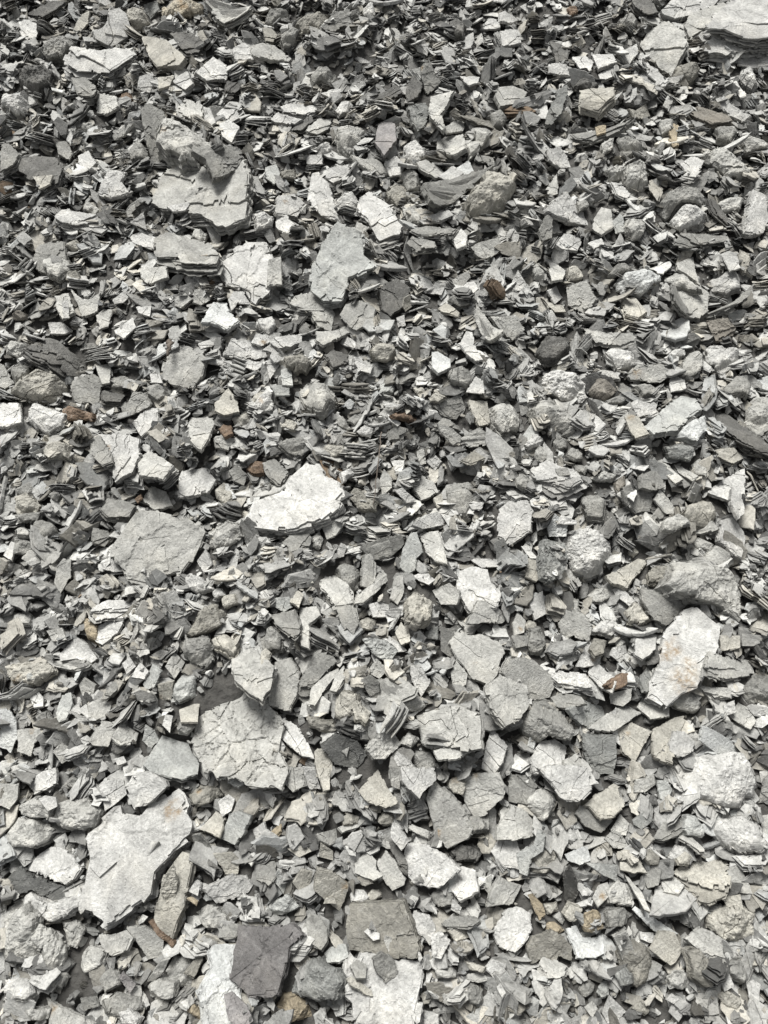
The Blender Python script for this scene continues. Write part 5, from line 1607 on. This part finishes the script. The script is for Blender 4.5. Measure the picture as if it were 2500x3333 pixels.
        for k in range(nf):
            a = r.uniform(0, 6.28); nv = np.array([math.cos(a), math.sin(a)])
            inner = P * 0.965
            off = float((inner @ nv).max()) * r.uniform(-0.25, 0.55)
            q = clip_half(inner, nv, off)
            if len(q) < 3: continue
            a2 = a + r.uniform(1.2, 2.4) * r.choice([-1, 1]); nv2 = np.array([math.cos(a2), math.sin(a2)])
            q = clip_half(q, nv2, float((q @ nv2).max()) * r.uniform(0.1, 0.9))
            if len(q) < 3 or abs(area(q)) < 0.06 * size ** 2: continue
            if area(q) < 0: q = q[::-1]
            rg = jagged(q, step, jag * 1.6, r)
            if area(rg) < 0: rg = rg[::-1]
            ft = float(np.clip(size * r.uniform(0.018, 0.045), 0.0012, 0.005))
            tl = np.clip(tone * r.uniform(0.86, 1.1), 0, 0.68)
            rg = rg if area(rg) > 0 else rg[::-1]
            stone_part('flake', rg, lambda p, ft=ft: hfun(p) + ft, ft * 1.6 + 0.001, 1, size * 0.004, res, r, tl, stainf, root, None, ex, seed=seed + 200 + k)
    if len(root.children) == 1:          # one plain piece: the mesh itself is the thing
        only = root.children[0]; only.parent = None; bpy.data.objects.remove(root); only.name = name; only.data.name = name
        only.matrix_world = M; root = only
    root['kind'] = 'thing'
    root['label'] = s['label']
    root['category'] = NOUN_CAT.get(noun, 'rock')
    # --- the height map now carries the stone
    lo, hi = W[:, :2].min(0), W[:, :2].max(0)
    i0, j0 = cell(np.array([lo[0]]), np.array([lo[1]])); i1, j1 = cell(np.array([hi[0]]), np.array([hi[1]]))
    ii, jj = np.meshgrid(np.arange(i0[0], i1[0] + 1), np.arange(j0[0], j1[0] + 1), indexing='ij')
    Q = np.c_[ii.ravel() * CELL + X0 + CELL / 2, jj.ravel() * CELL + Y0 + CELL / 2]
    m = inside(Q, W[:, :2])
    if m.any():
        a, b = ii.ravel()[m], jj.ravel()[m]
        zz = C[2] - ((Q[m] - C[:2]) @ n[:2]) / n[2]
        HM[a, b] = np.maximum(HM[a, b], zz)
        if not on_stone: COVER[a, b] = True
        HTOP[a, b] = np.maximum(HTOP[a, b], zz)
    return root

import time
_t = time.time()
for si, s in enumerate(STONES):
    build_stone(si, s)
print('stones', len(STONES), 'in', round(time.time() - _t, 1), 's; size quantiles', np.percentile(t_size, [5, 25, 50, 75, 95]))

# ------------------------------------------------------------------ a dry stem, a stick, then the finer scree between the stones
def tube(name, px, rad, lift, label, cat):
    c = to_plane(np.array(px, float), np.array([0, 0, lift]), np.array([0, 0, 1.0]))
    pts = []
    for k in range(len(c) - 1):
        for q in range(5): pts.append(c[k] + (c[k + 1] - c[k]) * q / 5)
    pts.append(c[-1])
    pts = np.array(pts); pts[:, 2] += np.sin(np.linspace(0, 3.1, len(pts))) * 0.006
    pts += np.random.default_rng(3).normal(0, rad * 0.35, pts.shape)
    V, F = [], []
    for k, p in enumerate(pts):
        d = pts[min(k + 1, len(pts) - 1)] - pts[max(k - 1, 0)]; d /= np.linalg.norm(d)
        a = np.cross(d, [0, 0, 1.0]); a /= np.linalg.norm(a); b = np.cross(a, d)
        rr = rad * (1 - 0.55 * k / len(pts))
        for q in range(6): V.append(p + (a * math.cos(q * math.pi / 3) + b * math.sin(q * math.pi / 3)) * rr)
    for k in range(len(pts) - 1):
        for q in range(6): F.append((k * 6 + q, k * 6 + (q + 1) % 6, (k + 1) * 6 + (q + 1) % 6, (k + 1) * 6 + q))
    F.append(tuple(range(6))[::-1]); F.append(tuple(len(V) - 6 + q for q in range(6)))
    me = bpy.data.meshes.new(name); me.from_pydata([tuple(v) for v in V], [], F); me.materials.append(WOOD)
    for p in me.polygons: p.use_smooth = True
    o = bpy.data.objects.new(name, me); col.objects.link(o)
    o['label'] = label; o['category'] = cat
tube('dry_stem', [(1241, 1405), (1235, 1470), (1228, 1540), (1222, 1600), (1214, 1655)], 0.0014, 0.05, 'thin dry stem running down the middle beside a light grey kite shaped flake', 'stem')
tube('stick', [(552, 1106), (551, 1130), (548, 1160)], 0.006, 0.055, 'short dark stick poking up above the pale oval slab', 'stick')

def clear_buried(lists):
    """drop the loose chips that a big stone came down on (they would stick out through its face)"""
    out = []
    for pi, P, M, S, T in lists:
        bad = np.zeros(len(pi), bool)
        for (a, b) in ((0, 0), (0.8, 0), (-0.8, 0), (0, 0.8), (0, -0.8), (0.55, 0.55), (-0.55, 0.55), (0.55, -0.55), (-0.55, -0.55)):
            q = P + M[:, :, 0] * (a * S[:, :1]) + M[:, :, 1] * (b * S[:, 1:2])
            i, j = cell(q[:, 0], q[:, 1])
            bad |= COVER[i, j] & (q[:, 2] + S[:, 2] * 0.1 > HTOP[i, j] - 0.006)
        k = ~bad
        out.append((pi[k], P[k], M[k], S[k], T[k]))
    return out
CHIP[:] = clear_buried(CHIP)

deposit(13000, 0.008, 0.027, {'plate': 0.3, 'stack': 0.25, 'shard': 0.12, 'small': 0.3, 'block': 0.03}, dr, 14, avoid=0.997, flat_sd=16, steep=0.35, lift=-0.001)
deposit(1500, 0.010, 0.024, {'bundle': 1.0}, dr, 10, avoid=0.998, flat_sd=16, steep=0.3, lean=1.5)
near = lambda m, r: (r.uniform(-0.95, 0.95, m), r.uniform(-0.55, 1.0, m))
deposit(7000, 0.006, 0.022, {'plate': 0.3, 'stack': 0.25, 'shard': 0.14, 'small': 0.26, 'block': 0.05}, dr, 10, avoid=0.998, flat_sd=18, steep=0.4, area_fn=near, lift=-0.002)
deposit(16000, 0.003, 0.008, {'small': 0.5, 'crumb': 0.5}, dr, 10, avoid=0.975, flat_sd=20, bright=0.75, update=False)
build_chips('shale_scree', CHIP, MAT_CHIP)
